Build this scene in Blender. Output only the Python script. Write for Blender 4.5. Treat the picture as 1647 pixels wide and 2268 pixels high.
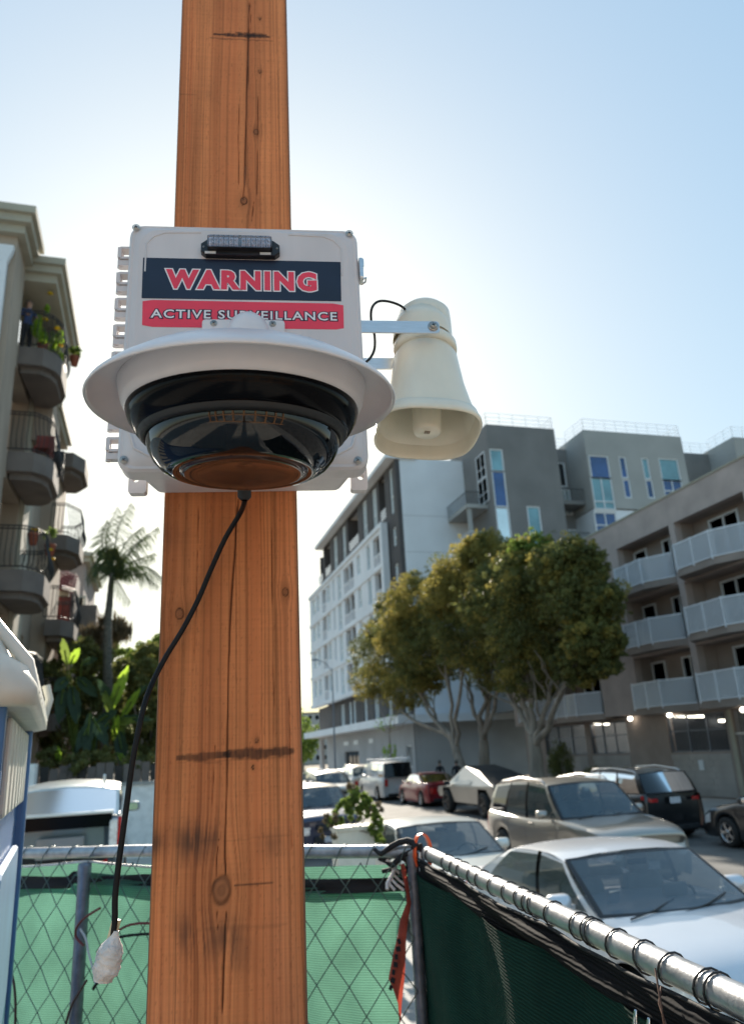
import bpy, bmesh, math, random
import numpy as np
from mathutils import Vector, Matrix
random.seed(7); RNG = np.random.default_rng(7)
SC = bpy.context.scene; COL = SC.collection
for o in list(bpy.data.objects): bpy.data.objects.remove(o)

# ------------------------------------------------------------------ camera
FX = 1670.0; CX, CY = 823.5, 1134.0; HC = 2.5      # focal length and centre in units of a 1647 x 2268 picture
_u = Vector((-275, -5234, FX)).normalized()
_s = Vector((-490, (FX*FX + 275*490)/5234, FX)).normalized()
_x = _s.cross(_u)
cam = bpy.data.cameras.new('camera'); camo = bpy.data.objects.new('camera', cam); COL.objects.link(camo)
R = Matrix((_x, _s, _u))
camo.matrix_world = Matrix.Translation((0, 0, HC)) @ (R @ Matrix(((1,0,0),(0,-1,0),(0,0,-1)))).to_4x4()
cam.sensor_fit = 'HORIZONTAL'; cam.sensor_width = 36; cam.lens = 36*FX/1647
cam.clip_start = .05; cam.clip_end = 3000
cam.dof.use_dof = True; cam.dof.focus_distance = 1.08; cam.dof.aperture_fstop = 8.5
SC.camera = camo

# ------------------------------------------------------------------ world, sun, exposure
SUN_EL, SUN_AZ = math.radians(25), math.radians(6)      # azimuth from +Y towards +X
w = bpy.data.worlds.new('World'); SC.world = w; w.use_nodes = True
nt = w.node_tree; bg = nt.nodes['Background']
sky = nt.nodes.new('ShaderNodeTexSky'); sky.sky_type = 'NISHITA'; sky.sun_disc = False
sky.sun_elevation = SUN_EL; sky.sun_rotation = SUN_AZ
sky.air_density = 1.0; sky.dust_density = 1.2; sky.ozone_density = 1.3; sky.altitude = 50
wb = nt.nodes.new('ShaderNodeMix'); wb.data_type = 'RGBA'; wb.blend_type = 'MULTIPLY'; wb.inputs[0].default_value = 1; wb.inputs[7].default_value = (.95,1.02,.97,1)
gm = nt.nodes.new('ShaderNodeGamma'); gm.inputs[1].default_value = .29      # a phone's tone curve holds back the glow round the sun
hs = nt.nodes.new('ShaderNodeHueSaturation'); hs.inputs['Saturation'].default_value = 2.35; hs.inputs['Value'].default_value = 3.05
nt.links.new(sky.outputs[0], gm.inputs[0]); nt.links.new(gm.outputs[0], hs.inputs['Color']); nt.links.new(hs.outputs[0], wb.inputs[6]); nt.links.new(wb.outputs[2], bg.inputs[0]); bg.inputs[1].default_value = .10
sl = bpy.data.lights.new('sun', 'SUN'); sl.energy = 5.0; sl.angle = math.radians(.6); sl.color = (1, .90, .76)
so = bpy.data.objects.new('sun', sl); COL.objects.link(so)
sd = Vector((math.sin(SUN_AZ)*math.cos(SUN_EL), math.cos(SUN_AZ)*math.cos(SUN_EL), math.sin(SUN_EL)))
so.rotation_euler = sd.to_track_quat('Z', 'Y').to_euler()
SC.view_settings.view_transform = 'Standard'; SC.view_settings.look = 'None'
SC.view_settings.gamma = 1; SC.view_settings.use_curve_mapping = False
SC.view_settings.exposure = 1.0

# ------------------------------------------------------------------ measuring helpers: a picture point to a place on a plane
def ray(px, py): return R @ Vector((px-CX, py-CY, FX))
def onX(px, py, X): d = ray(px, py); t = X/d.x; return Vector((X, d.y*t, HC+d.z*t))
def onY(px, py, Y): d = ray(px, py); t = Y/d.y; return Vector((d.x*t, Y, HC+d.z*t))
def onZ(px, py, Z): d = ray(px, py); t = (Z-HC)/d.z; return Vector((d.x*t, d.y*t, Z))
def lerp(a, b, t): return a+(b-a)*t

# ------------------------------------------------------------------ materials
def mat(name, col, rough=.6, metal=0, var=.12, vscale=6, bump=.15, bscale=40, coat=0, emit=None, trans=0, spec=.5, stretch=None, col2=None):
    m = bpy.data.materials.new(name); m.use_nodes = True; N = m.node_tree; p = N.nodes['Principled BSDF']
    tc = N.nodes.new('ShaderNodeTexCoord'); mp = N.nodes.new('ShaderNodeMapping'); N.links.new(tc.outputs['Object'], mp.inputs[0])
    if stretch: mp.inputs['Scale'].default_value = stretch
    n = N.nodes.new('ShaderNodeTexNoise'); n.inputs['Scale'].default_value = vscale; n.inputs['Detail'].default_value = 5
    N.links.new(mp.outputs[0], n.inputs['Vector'])
    cr = N.nodes.new('ShaderNodeValToRGB'); c = col
    lo = tuple(max(0, x*(1-var*1.6)) for x in c[:3]); hi = tuple(min(1, x*(1+var)) for x in c[:3])
    if col2: lo = col2
    cr.color_ramp.elements[0].position = .3; cr.color_ramp.elements[1].position = .7
    cr.color_ramp.elements[0].color = (*lo, 1); cr.color_ramp.elements[1].color = (*hi, 1)
    N.links.new(n.outputs['Fac'], cr.inputs[0]); N.links.new(cr.outputs[0], p.inputs['Base Color'])
    p.inputs['Roughness'].default_value = rough; p.inputs['Metallic'].default_value = metal
    p.inputs['Coat Weight'].default_value = coat; p.inputs['Specular IOR Level'].default_value = spec
    if bump:
        b = N.nodes.new('ShaderNodeBump'); b.inputs['Strength'].default_value = bump; b.inputs['Distance'].default_value = .01
        n2 = N.nodes.new('ShaderNodeTexNoise'); n2.inputs['Scale'].default_value = bscale; n2.inputs['Detail'].default_value = 4
        N.links.new(mp.outputs[0], n2.inputs['Vector']); N.links.new(n2.outputs['Fac'], b.inputs['Height']); N.links.new(b.outputs[0], p.inputs['Normal'])
    if emit: p.inputs['Emission Color'].default_value = (*emit[:3], 1); p.inputs['Emission Strength'].default_value = emit[3]
    if trans:
        t = N.nodes.new('ShaderNodeBsdfTranslucent'); mx = N.nodes.new('ShaderNodeMixShader'); mx.inputs[0].default_value = trans
        N.links.new(cr.outputs[0], t.inputs[0]); N.links.new(p.outputs[0], mx.inputs[1]); N.links.new(t.outputs[0], mx.inputs[2])
        N.links.new(mx.outputs[0], N.nodes['Material Output'].inputs[0])
    return m
def glass(name, tint, dens=.5, rough=.02, ior=1.45):
    """thin tinted pane: part see-through, part dark, with a real fresnel gloss"""
    m = bpy.data.materials.new(name); m.use_nodes = True; N = m.node_tree; N.nodes.remove(N.nodes['Principled BSDF'])
    t = N.nodes.new('ShaderNodeBsdfTransparent'); t.inputs[0].default_value = (*[1-dens+dens*x for x in tint], 1)
    g = N.nodes.new('ShaderNodeBsdfGlossy'); g.inputs['Roughness'].default_value = rough; g.inputs[0].default_value = (1,1,1,1)
    d = N.nodes.new('ShaderNodeBsdfDiffuse'); d.inputs[0].default_value = (*tint, 1)
    m1 = N.nodes.new('ShaderNodeMixShader'); m1.inputs[0].default_value = dens*.6
    N.links.new(t.outputs[0], m1.inputs[1]); N.links.new(d.outputs[0], m1.inputs[2])
    fr = N.nodes.new('ShaderNodeFresnel'); fr.inputs[0].default_value = ior
    m2 = N.nodes.new('ShaderNodeMixShader'); N.links.new(fr.outputs[0], m2.inputs[0]); N.links.new(m1.outputs[0], m2.inputs[1]); N.links.new(g.outputs[0], m2.inputs[2])
    N.links.new(m2.outputs[0], N.nodes['Material Output'].inputs[0]); return m
def attr_mat(name, attr, rough=.7, spec=.3, trans=0):
    m = bpy.data.materials.new(name); m.use_nodes = True; N = m.node_tree; p = N.nodes['Principled BSDF']
    a = N.nodes.new('ShaderNodeAttribute'); a.attribute_name = attr
    N.links.new(a.outputs['Color'], p.inputs['Base Color']); p.inputs['Roughness'].default_value = rough; p.inputs['Specular IOR Level'].default_value = spec
    if trans:
        t = N.nodes.new('ShaderNodeBsdfTranslucent'); mx = N.nodes.new('ShaderNodeMixShader'); mx.inputs[0].default_value = trans
        N.links.new(a.outputs['Color'], t.inputs[0]); N.links.new(p.outputs[0], mx.inputs[1]); N.links.new(t.outputs[0], mx.inputs[2])
        N.links.new(mx.outputs[0], N.nodes['Material Output'].inputs[0])
    return m
M = {}
def M_(k, *a, **kw): M[k] = mat(k, *a, **kw); return M[k]
M_('asphalt', (.13,.127,.12), .85, var=.25, vscale=1.2, bump=.5, bscale=60)
M_('concrete', (.33,.32,.30), .85, var=.12, vscale=1.5, bump=.3, bscale=30)
M_('dirt', (.20,.16,.11), .95, var=.3, vscale=3, bump=.7, bscale=20)
M_('paint_white', (.78,.78,.76), .6, var=.1)
M_('galv', (.42,.43,.45), .38, .75, var=.18, vscale=25, bump=.12, bscale=90)
M_('galv_dark', (.20,.22,.26), .5, .6, var=.2, vscale=25)
M_('wire', (.10,.14,.13), .45, .5, var=.1)
M_('box_plastic', (.63,.595,.60), .38, var=.055, vscale=16, stretch=(1,1,.22), bump=.03, bscale=60)
M_('shade_plastic', (.70,.675,.69), .33, var=.05, vscale=11, bump=.02, bscale=40)
M_('horn_plastic', (.77,.735,.61), .26, var=.06, vscale=14, stretch=(1,1,.3), bump=.02, bscale=30)
M_('black_gloss', (.003,.003,.004), .14, var=.1, bump=0, spec=.10)
M_('black_plastic', (.012,.012,.014), .35, var=.2, vscale=30, bump=.08, bscale=120)
M_('black_rubber', (.014,.014,.015), .55, var=.2, vscale=30, bump=.1, bscale=80)
M_('alu', (.62,.63,.65), .3, .9, var=.06, vscale=30, bump=.05, bscale=200, stretch=(1,1,12))
M_('screw', (.42,.41,.39), .35, .9, var=.15, vscale=200)
M_('chrome', (.65,.66,.68), .12, 1, var=.05, bump=0)
M_('navy', (.008,.013,.035), .32, var=.15, vscale=14, bump=.02)
M_('red_print', (.80,.045,.088), .36, var=.05, vscale=10, bump=.02)
M_('white_print', (.80,.78,.80), .4, var=.03, bump=0)
M_('label_white', (.6,.6,.6), .5, var=.1, bump=0)
M_('led', (.55,.60,.72), .12, .3, var=.25, vscale=300, bump=.5, bscale=500)
M_('cable', (.006,.006,.007), .5, var=.2, vscale=60, bump=.05, bscale=300, spec=.25)
M_('tape', (.74,.67,.62), .45, var=.12, vscale=40, bump=.9, bscale=60)
M_('red_wire', (.16,.012,.012), .4, var=.2)
M_('orange', (.85,.10,.015), .4, var=.1)
M_('blue_poly', (.055,.15,.34), .4, var=.12, vscale=3, bump=.05, bscale=10)
M_('blue_light', (.25,.38,.55), .4, var=.12, vscale=3, bump=.05, bscale=10)
M_('white_poly', (.66,.64,.56), .45, var=.07, vscale=8, bump=.2, bscale=30)
M_('stucco_tan', (.40,.325,.255), .9, var=.16, stretch=(1,1,.3), vscale=.9, bump=.5, bscale=25)
M_('stucco_trim', (.42,.39,.31), .85, var=.1, vscale=1, bump=.3, bscale=20)
M_('slab_grey', (.16,.135,.12), .9, var=.15, vscale=1.5, bump=.4, bscale=20)
M_('iron', (.03,.028,.027), .5, .3, var=.2)
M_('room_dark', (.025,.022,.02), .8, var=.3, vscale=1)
M_('stucco_pink', (.47,.385,.35), .92, var=.10, vscale=.9, bump=.6, bscale=22)
M_('stucco_brown', (.34,.275,.24), .92, var=.12, vscale=.9, bump=.6, bscale=22)
M_('block_light', (.42,.38,.35), .9, var=.1, vscale=1.2, bump=.4, bscale=22)
M_('rail_white', (.82,.84,.88), .5, var=.05, bump=.05)
M_('frame_white', (.72,.74,.76), .5, var=.04, bump=.03)
M_('big_white', (.78,.80,.83), .85, var=.05, vscale=.3, bump=.2, bscale=12)
M_('big_dark', (.085,.078,.078), .85, var=.12, vscale=.5, bump=.2, bscale=12)
M_('big_grey', (.21,.205,.20), .88, var=.1, vscale=.35, bump=.3, bscale=12)
M_('big_light', (.40,.40,.385), .88, var=.07, vscale=.35, bump=.3, bscale=12)
M_('big_base', (.38,.38,.39), .85, var=.1, vscale=.35, bump=.3, bscale=12)
M_('green_panel', (.03,.20,.14), .5, var=.15)
M_('pane_dark', (.015,.02,.025), .05, var=.3, vscale=.6, bump=.02, bscale=1, spec=.8)
M_('pane_blue', (.03,.09,.27), .06, var=.3, vscale=.5, bump=.02, bscale=1, spec=.8)
M_('pane_teal', (.18,.38,.44), .08, var=.2, vscale=.5, bump=.02, bscale=1, spec=.8)
M_('pane_sky_sheen', (.80,.88,.88), .12, .6, var=.12, vscale=.5, bump=.02, bscale=1, spec=.8)  # pale half-mirror colour stands in for bright sky reflected in the glass
M_('tube_light', (.9,.9,.85), .4, bump=0, emit=(1,.93,.78,5))
M_('roof_red', (.22,.05,.04), .8, var=.2, vscale=4, bump=.5)
M_('tyre', (.018,.018,.018), .8, var=.2, bump=.3)
M_('rim', (.45,.46,.48), .25, .9, var=.08, bump=0)
M_('rim_dark', (.05,.05,.055), .3, .7, var=.1, bump=0)
M_('seat', (.16,.155,.15), .8, var=.1)
M_('seat_light', (.35,.33,.29), .8, var=.1)
M_('dash', (.02,.022,.025), .6, var=.2)
M_('lamp_clear', (.75,.78,.8), .1, .3, var=.2, vscale=20, bump=.3, bscale=60)
M_('lamp_red', (.42,.012,.012), .15, var=.25, vscale=12, bump=.2, bscale=60)
M_('plate', (.62,.62,.66), .5, var=.15, vscale=30)
M_('bark', (.30,.255,.21), .95, var=.25, vscale=3, bump=1, bscale=12, stretch=(1,1,.25))
M_('palm_bark', (.13,.12,.10), .95, var=.3, vscale=8, bump=.8, bscale=20, stretch=(1,1,3))
M_('skin', (.42,.25,.18), .6, var=.08, bump=.02)
M_('cloth_blue', (.05,.08,.2), .85, var=.2)
M_('cloth_dark', (.02,.022,.03), .85, var=.2)
M_('hair', (.12,.10,.09), .8, var=.2)
M_('terracotta', (.30,.09,.05), .8, var=.2)
M_('timber', (.48,.25,.12), .7, var=.15, vscale=5, stretch=(6,6,1))
M_('hill', (.14,.18,.20), 1, var=.2, vscale=.05, bump=0)
def paint(name, col, metal=.0, rough=.28): M[name] = mat(name, col, rough, metal, var=.02, vscale=2, bump=0, coat=.7); return M[name]
paint('paint_silverwhite', (.66,.68,.72), .25); paint('paint_cream', (.70,.70,.66)); paint('paint_bronze', (.40,.37,.33), .7, .3)
paint('paint_black', (.012,.013,.015)); paint('paint_red', (.30,.02,.03)); paint('paint_navy', (.025,.04,.09), .3); paint('paint_pewter', (.15,.21,.25), .4); paint('paint_van', (.58,.58,.58)); paint('paint_grey', (.2,.21,.22), .5); paint('paint_skyroof', (.55,.6,.6))
M_('steel_brushed', (.45,.44,.42), .34, .85, var=.06, vscale=1, bump=.05)
M['windshield'] = glass('windshield', (.16,.24,.30), .50)
M['side_glass'] = glass('side_glass', (.10,.14,.14), .62)
M['privacy_glass'] = glass('privacy_glass', (.008,.012,.016), 1.0)
M['pale_glass'] = glass('pale_glass', (.62,.66,.63), .95, .22)
M['dome_clear'] = glass('dome_clear', (.006,.007,.010), .92, .01, 1.5)
M['rail_glass'] = glass('rail_glass', (.80,.84,.90), .5, .05)

# ------------------------------------------------------------------ mesh builder and tagging
def rot(axis, deg): return Matrix.Rotation(math.radians(deg), 4, axis)
class MB:
    def __init__(s): s.v = []; s.f = []; s.mi = []; s.sm = []
    def add(s, vs, fs, T=None, mi=0, smooth=False):
        n = len(s.v)
        s.v += [tuple(T @ Vector(p)) if T is not None else tuple(p) for p in vs]
        s.f += [tuple(i+n for i in f) for f in fs]; s.mi += [mi]*len(fs); s.sm += [smooth]*len(fs); return s
    def box(s, a, b, T=None, mi=0):
        x0,x1 = sorted((a[0],b[0])); y0,y1 = sorted((a[1],b[1])); z0,z1 = sorted((a[2],b[2]))
        vs = [(x0,y0,z0),(x1,y0,z0),(x1,y1,z0),(x0,y1,z0),(x0,y0,z1),(x1,y0,z1),(x1,y1,z1),(x0,y1,z1)]
        return s.add(vs, [(0,3,2,1),(4,5,6,7),(0,1,5,4),(1,2,6,5),(2,3,7,6),(3,0,4,7)], T, mi)
    def bevbox(s, a, b, r, T=None, n=3, axis='z', mi=0):
        """box with rounded corners seen along an axis, slightly chamfered faces"""
        x0,y0,z0 = a; x1,y1,z1 = b
        if axis == 'y': P = rr(x0,z0,x1,z1,r,n); lo,hi = y0,y1; f = lambda p,h: (p[0],h,p[1])
        elif axis == 'x': P = rr(y0,z0,y1,z1,r,n); lo,hi = x0,x1; f = lambda p,h: (h,p[0],p[1])
        else: P = rr(x0,y0,x1,y1,r,n); lo,hi = z0,z1; f = lambda p,h: (p[0],p[1],h)
        c = ((P[:,0].max()+P[:,0].min())/2, (P[:,1].max()+P[:,1].min())/2); w_ = P[:,0].max()-c[0]; h_ = P[:,1].max()-c[1]
        e = min(r*.35, (hi-lo)*.3, w_*.4, h_*.4); k = len(P)
        inn = np.stack([c[0]+(P[:,0]-c[0])*(w_-e)/w_, c[1]+(P[:,1]-c[1])*(h_-e)/h_], 1)
        rings = [[f(p,lo) for p in inn],[f(p,lo+e) for p in P],[f(p,hi-e) for p in P],[f(p,hi) for p in inn]]
        s.rings(rings, T, mi, cap=True); return s
    def rings(s, rings, T=None, mi=0, cap=False, close=True, smooth=False):
        k = len(rings[0]); vs = [p for r_ in rings for p in r_]; fs = []
        for i in range(len(rings)-1):
            for j in range(k if close else k-1):
                a = i*k+j; b = i*k+(j+1)%k; fs.append((a,b,b+k,a+k))
        s.add(vs, fs, T, mi, smooth)
        if cap:
            s.add(rings[0], [tuple(range(k))[::-1]], T, mi); s.add(rings[-1], [tuple(range(k))], T, mi)
        return s
    def lathe(s, prof, n=32, T=None, mi=0, smooth=True, cap=False, sq=None):
        rings = []
        for r_, z in prof:
            ring = []
            for j in range(n):
                a = 2*math.pi*j/n; c, d = math.cos(a), math.sin(a)
                q = 1
                if sq:
                    e = sq(z); q = 1/((abs(c)**e + abs(d)**e)**(1/e))
                ring.append((r_*q*c, r_*q*d, z))
            rings.append(ring)
        return s.rings(rings, T, mi, cap, True, smooth)
    def tube(s, path, r, n=8, mi=0, cap=True, smooth=True):
        P = [Vector(p) for p in path]; rings = []; up = Vector((0,0,1)); prev = None
        for i, p in enumerate(P):
            t = (P[min(i+1,len(P)-1)]-P[max(i-1,0)]).normalized()
            if prev is None:
                a = up if abs(t.z) < .9 else Vector((1,0,0)); nrm = t.cross(a).normalized()
            else: nrm = (prev - t*prev.dot(t)).normalized()
            prev = nrm; b = t.cross(nrm); rad = r[i] if isinstance(r, (list,tuple)) else r
            rings.append([tuple(p+(nrm*math.cos(2*math.pi*j/n)+b*math.sin(2*math.pi*j/n))*rad) for j in range(n)])
        return s.rings(rings, None, mi, cap, True, smooth)
    def prism(s, poly, z0, z1, T=None, mi=0):
        k = len(poly); return s.rings([[(p[0],p[1],z0) for p in poly],[(p[0],p[1],z1) for p in poly]], T, mi, cap=True)
    def grid(s, pts, T=None, mi=0, smooth=True):
        nr, nc = len(pts), len(pts[0]); vs = [tuple(p) for r_ in pts for p in r_]
        return s.add(vs, [(i*nc+j, i*nc+j+1, (i+1)*nc+j+1, (i+1)*nc+j) for i in range(nr-1) for j in range(nc-1)], T, mi, smooth)
    def mesh(s, name, mats, world=None):
        me = bpy.data.meshes.new(name); V = s.v
        if world is not None: inv = world.inverted(); V = [tuple(inv @ Vector(p)) for p in V]
        me.from_pydata(V, [], s.f)
        for m in (mats if isinstance(mats, (list,tuple)) else [mats]): me.materials.append(m)
        me.polygons.foreach_set('material_index', s.mi); me.polygons.foreach_set('use_smooth', s.sm)
        me.update(); return me
    def build(s, name, mats, parent=None, world=False, label=None, fix=True):
        """world=True: vertices are in world coordinates and are brought into the root's frame"""
        W = root_matrix(parent) if (world and parent) else None
        me = s.mesh(name, mats, W)
        if fix:
            bm = bmesh.new(); bm.from_mesh(me); bmesh.ops.recalc_face_normals(bm, faces=bm.faces[:]); bm.to_mesh(me); bm.free()
        return link(name, me, parent, label)
def rr(x0, y0, x1, y1, r, n=4):
    out = []
    for cx_, cy_, a0 in ((x1-r,y1-r,0),(x0+r,y1-r,90),(x0+r,y0+r,180),(x1-r,y0+r,270)):
        for i in range(n+1):
            a = math.radians(a0+90*i/n); out.append((cx_+r*math.cos(a), cy_+r*math.sin(a)))
    return np.array(out)
ROOT = {}
def root_matrix(o):
    while o.parent: o = o.parent
    return Matrix.Translation(o.location) @ o.rotation_euler.to_matrix().to_4x4()
def link(name, me, parent=None, label=None):
    o = bpy.data.objects.new(name, me); COL.objects.link(o)
    if parent: o.parent = parent
    if label: o['label'] = label
    return o
def thing(name, label, cat, loc=(0,0,0), rz=0, group=None):
    o = bpy.data.objects.new(name, None); COL.objects.link(o); o.empty_display_size = .2
    o.location = loc; o.rotation_euler = (0,0,math.radians(rz)); return tag(o, label, cat, group)
def tag(o, label=None, cat=None, group=None, kind=None):
    for k, v in (('label',label),('category',cat),('group',group),('kind',kind)):
        if v: o[k] = v
    return o
def structure(o): o['kind'] = 'structure'; return o
def stuff(o): o['kind'] = 'stuff'; return o
def copy_tree(o, parent=None, loc=None, rz=None, label=None):
    c = o.copy(); COL.objects.link(c); c.parent = parent
    if loc is not None: c.location = loc
    if rz is not None: c.rotation_euler = (0,0,math.radians(rz))
    if label: c['label'] = label
    for ch in o.children: copy_tree(ch, c)
    return c
# numpy value noise
_L = RNG.random((256,256))
def vnoise(x, y):
    x = np.asarray(x, float); y = np.asarray(y, float)
    xi = np.floor(x).astype(int); yi = np.floor(y).astype(int); fx = x-xi; fy = y-yi
    fx = fx*fx*(3-2*fx); fy = fy*fy*(3-2*fy)
    g = lambda a, b: _L[a % 256, b % 256]
    return (g(xi,yi)*(1-fx)+g(xi+1,yi)*fx)*(1-fy) + (g(xi,yi+1)*(1-fx)+g(xi+1,yi+1)*fx)*fy
def fbm(x, y, o=4):
    s = 0; a = .5
    for i in range(o): s = s+a*vnoise(x*2**i+17*i, y*2**i+31*i); a *= .5
    return s
def sstep(a, b, x): t = np.clip((x-a)/(b-a), 0, 1); return t*t*(3-2*t)
def grid_mesh(name, V, nr, nc, m, cols=None, smooth=True, attr='Col'):
    me = bpy.data.meshes.new(name); i = np.arange(nr-1)[:,None]*nc+np.arange(nc-1)[None,:]
    F = np.stack([i, i+1, i+nc+1, i+nc], -1).reshape(-1,4)
    me.vertices.add(len(V)); me.vertices.foreach_set('co', np.asarray(V, np.float32).ravel())
    me.loops.add(F.size); me.loops.foreach_set('vertex_index', F.ravel().astype(np.int32))
    me.polygons.add(len(F)); me.polygons.foreach_set('loop_start', np.arange(0, F.size, 4, dtype=np.int32))
    me.polygons.foreach_set('loop_total', np.full(len(F), 4, np.int32)); me.polygons.foreach_set('use_smooth', np.full(len(F), smooth))
    me.materials.append(m); me.update(); me.validate()
    if cols is not None:
        ca = me.color_attributes.new(attr, 'FLOAT_COLOR', 'POINT'); c4 = np.ones((len(V),4), np.float32); c4[:,:3] = cols; ca.data.foreach_set('color', c4.ravel())
    return me

# ================================================================== GROUND
def sheet(name, x0, x1, y0, y1, z, m, th=.0):
    b = MB()
    if th: b.box((x0,y0,z-th),(x1,y1,z))
    else: b.add([(x0,y0,z),(x1,y0,z),(x1,y1,z),(x0,y1,z)], [(0,1,2,3)])
    return structure(b.build(name, m))
KERB = 14.7
sheet('ground', -900, 900, -500, 1500, -.01, M['dirt'])
sheet('road', 3.3, KERB, -80, 420, 0, M['asphalt'])
b = MB()
for i in range(80): b.box((KERB, -40+i*3, -.005), (KERB+.16, -40+i*3+2.97, .15))
structure(b.build('kerb', M['concrete']))
b = MB()
for i in range(-14, 80):
    for j in range(3): b.box((KERB+.165+j*2.05, i*2.0, -.004), (KERB+.165+j*2.05+2.035, i*2.0+1.985, .15+.002*((i+j)%2)))
structure(b.build('sidewalk', M['concrete']))
sheet('near_sidewalk', 1.9, 3.14, -30, 300, .15, M['concrete'], .16)
b = MB()
for i in range(60): b.box((3.14, -40+i*4, -.005), (3.3, -40+i*4+3.97, .15))
structure(b.build('near_kerb', M['concrete']))
sheet('lot_ground', -40, 1.9, -40, 18.6, .6, M_('lot_pale_bounce', (.46,.43,.38), .9, var=.14, vscale=.7, bump=.4, bscale=14), .62)  # mostly unseen ground, made pale to bounce sunlight into the shade
sheet('garden_ground', -60, 1.9, 18.6, 300, .55, M['dirt'], .56)
b = MB()                                                            # lane line, worn
for i in range(26): b.box((8.95, 2+i*7.3, .001), (9.06, 5+i*7.3, .005))
structure(b.build('lane_marking', M['paint_white']))
# hills at the end of the street
b = MB(); pts = []
for j in range(5):
    row = []
    for i in range(41):
        x = -700+i*40; h = [0,.55,1,.7,0][j]*(38+22*math.sin(i*.55)+12*math.sin(i*1.7+1))
        row.append((x, 700+j*60, h-1))
    pts.append(row)
structure(b.grid(pts).build('hills', M['hill']))

# ================================================================== FOREGROUND: timber post and everything bolted to it
ANG = math.radians(-9.7); U_ = Vector((math.cos(ANG), math.sin(ANG), 0)); N_ = Vector((math.sin(ANG), -math.cos(ANG), 0))
_d = ray(511, 1100); P0 = _d*1.34/FX; P0 = Vector((P0.x, P0.y, 0))
def PL(px, py, off):
    """picture point on the plane parallel to the post's front face, off metres nearer to us: (across, height)"""
    d = ray(px, py); O = P0+N_*off; t = O.dot(N_)/d.dot(N_); p = d*t
    return (p-O).dot(U_), p.z+HC
def Z1(x, y): return (300+x*1.0322)/1.8057, (800+y*1.0322)/1.8057
def fore(name, label, cat): return thing(name, label, cat, P0, -9.7)
GZ = .6
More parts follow.
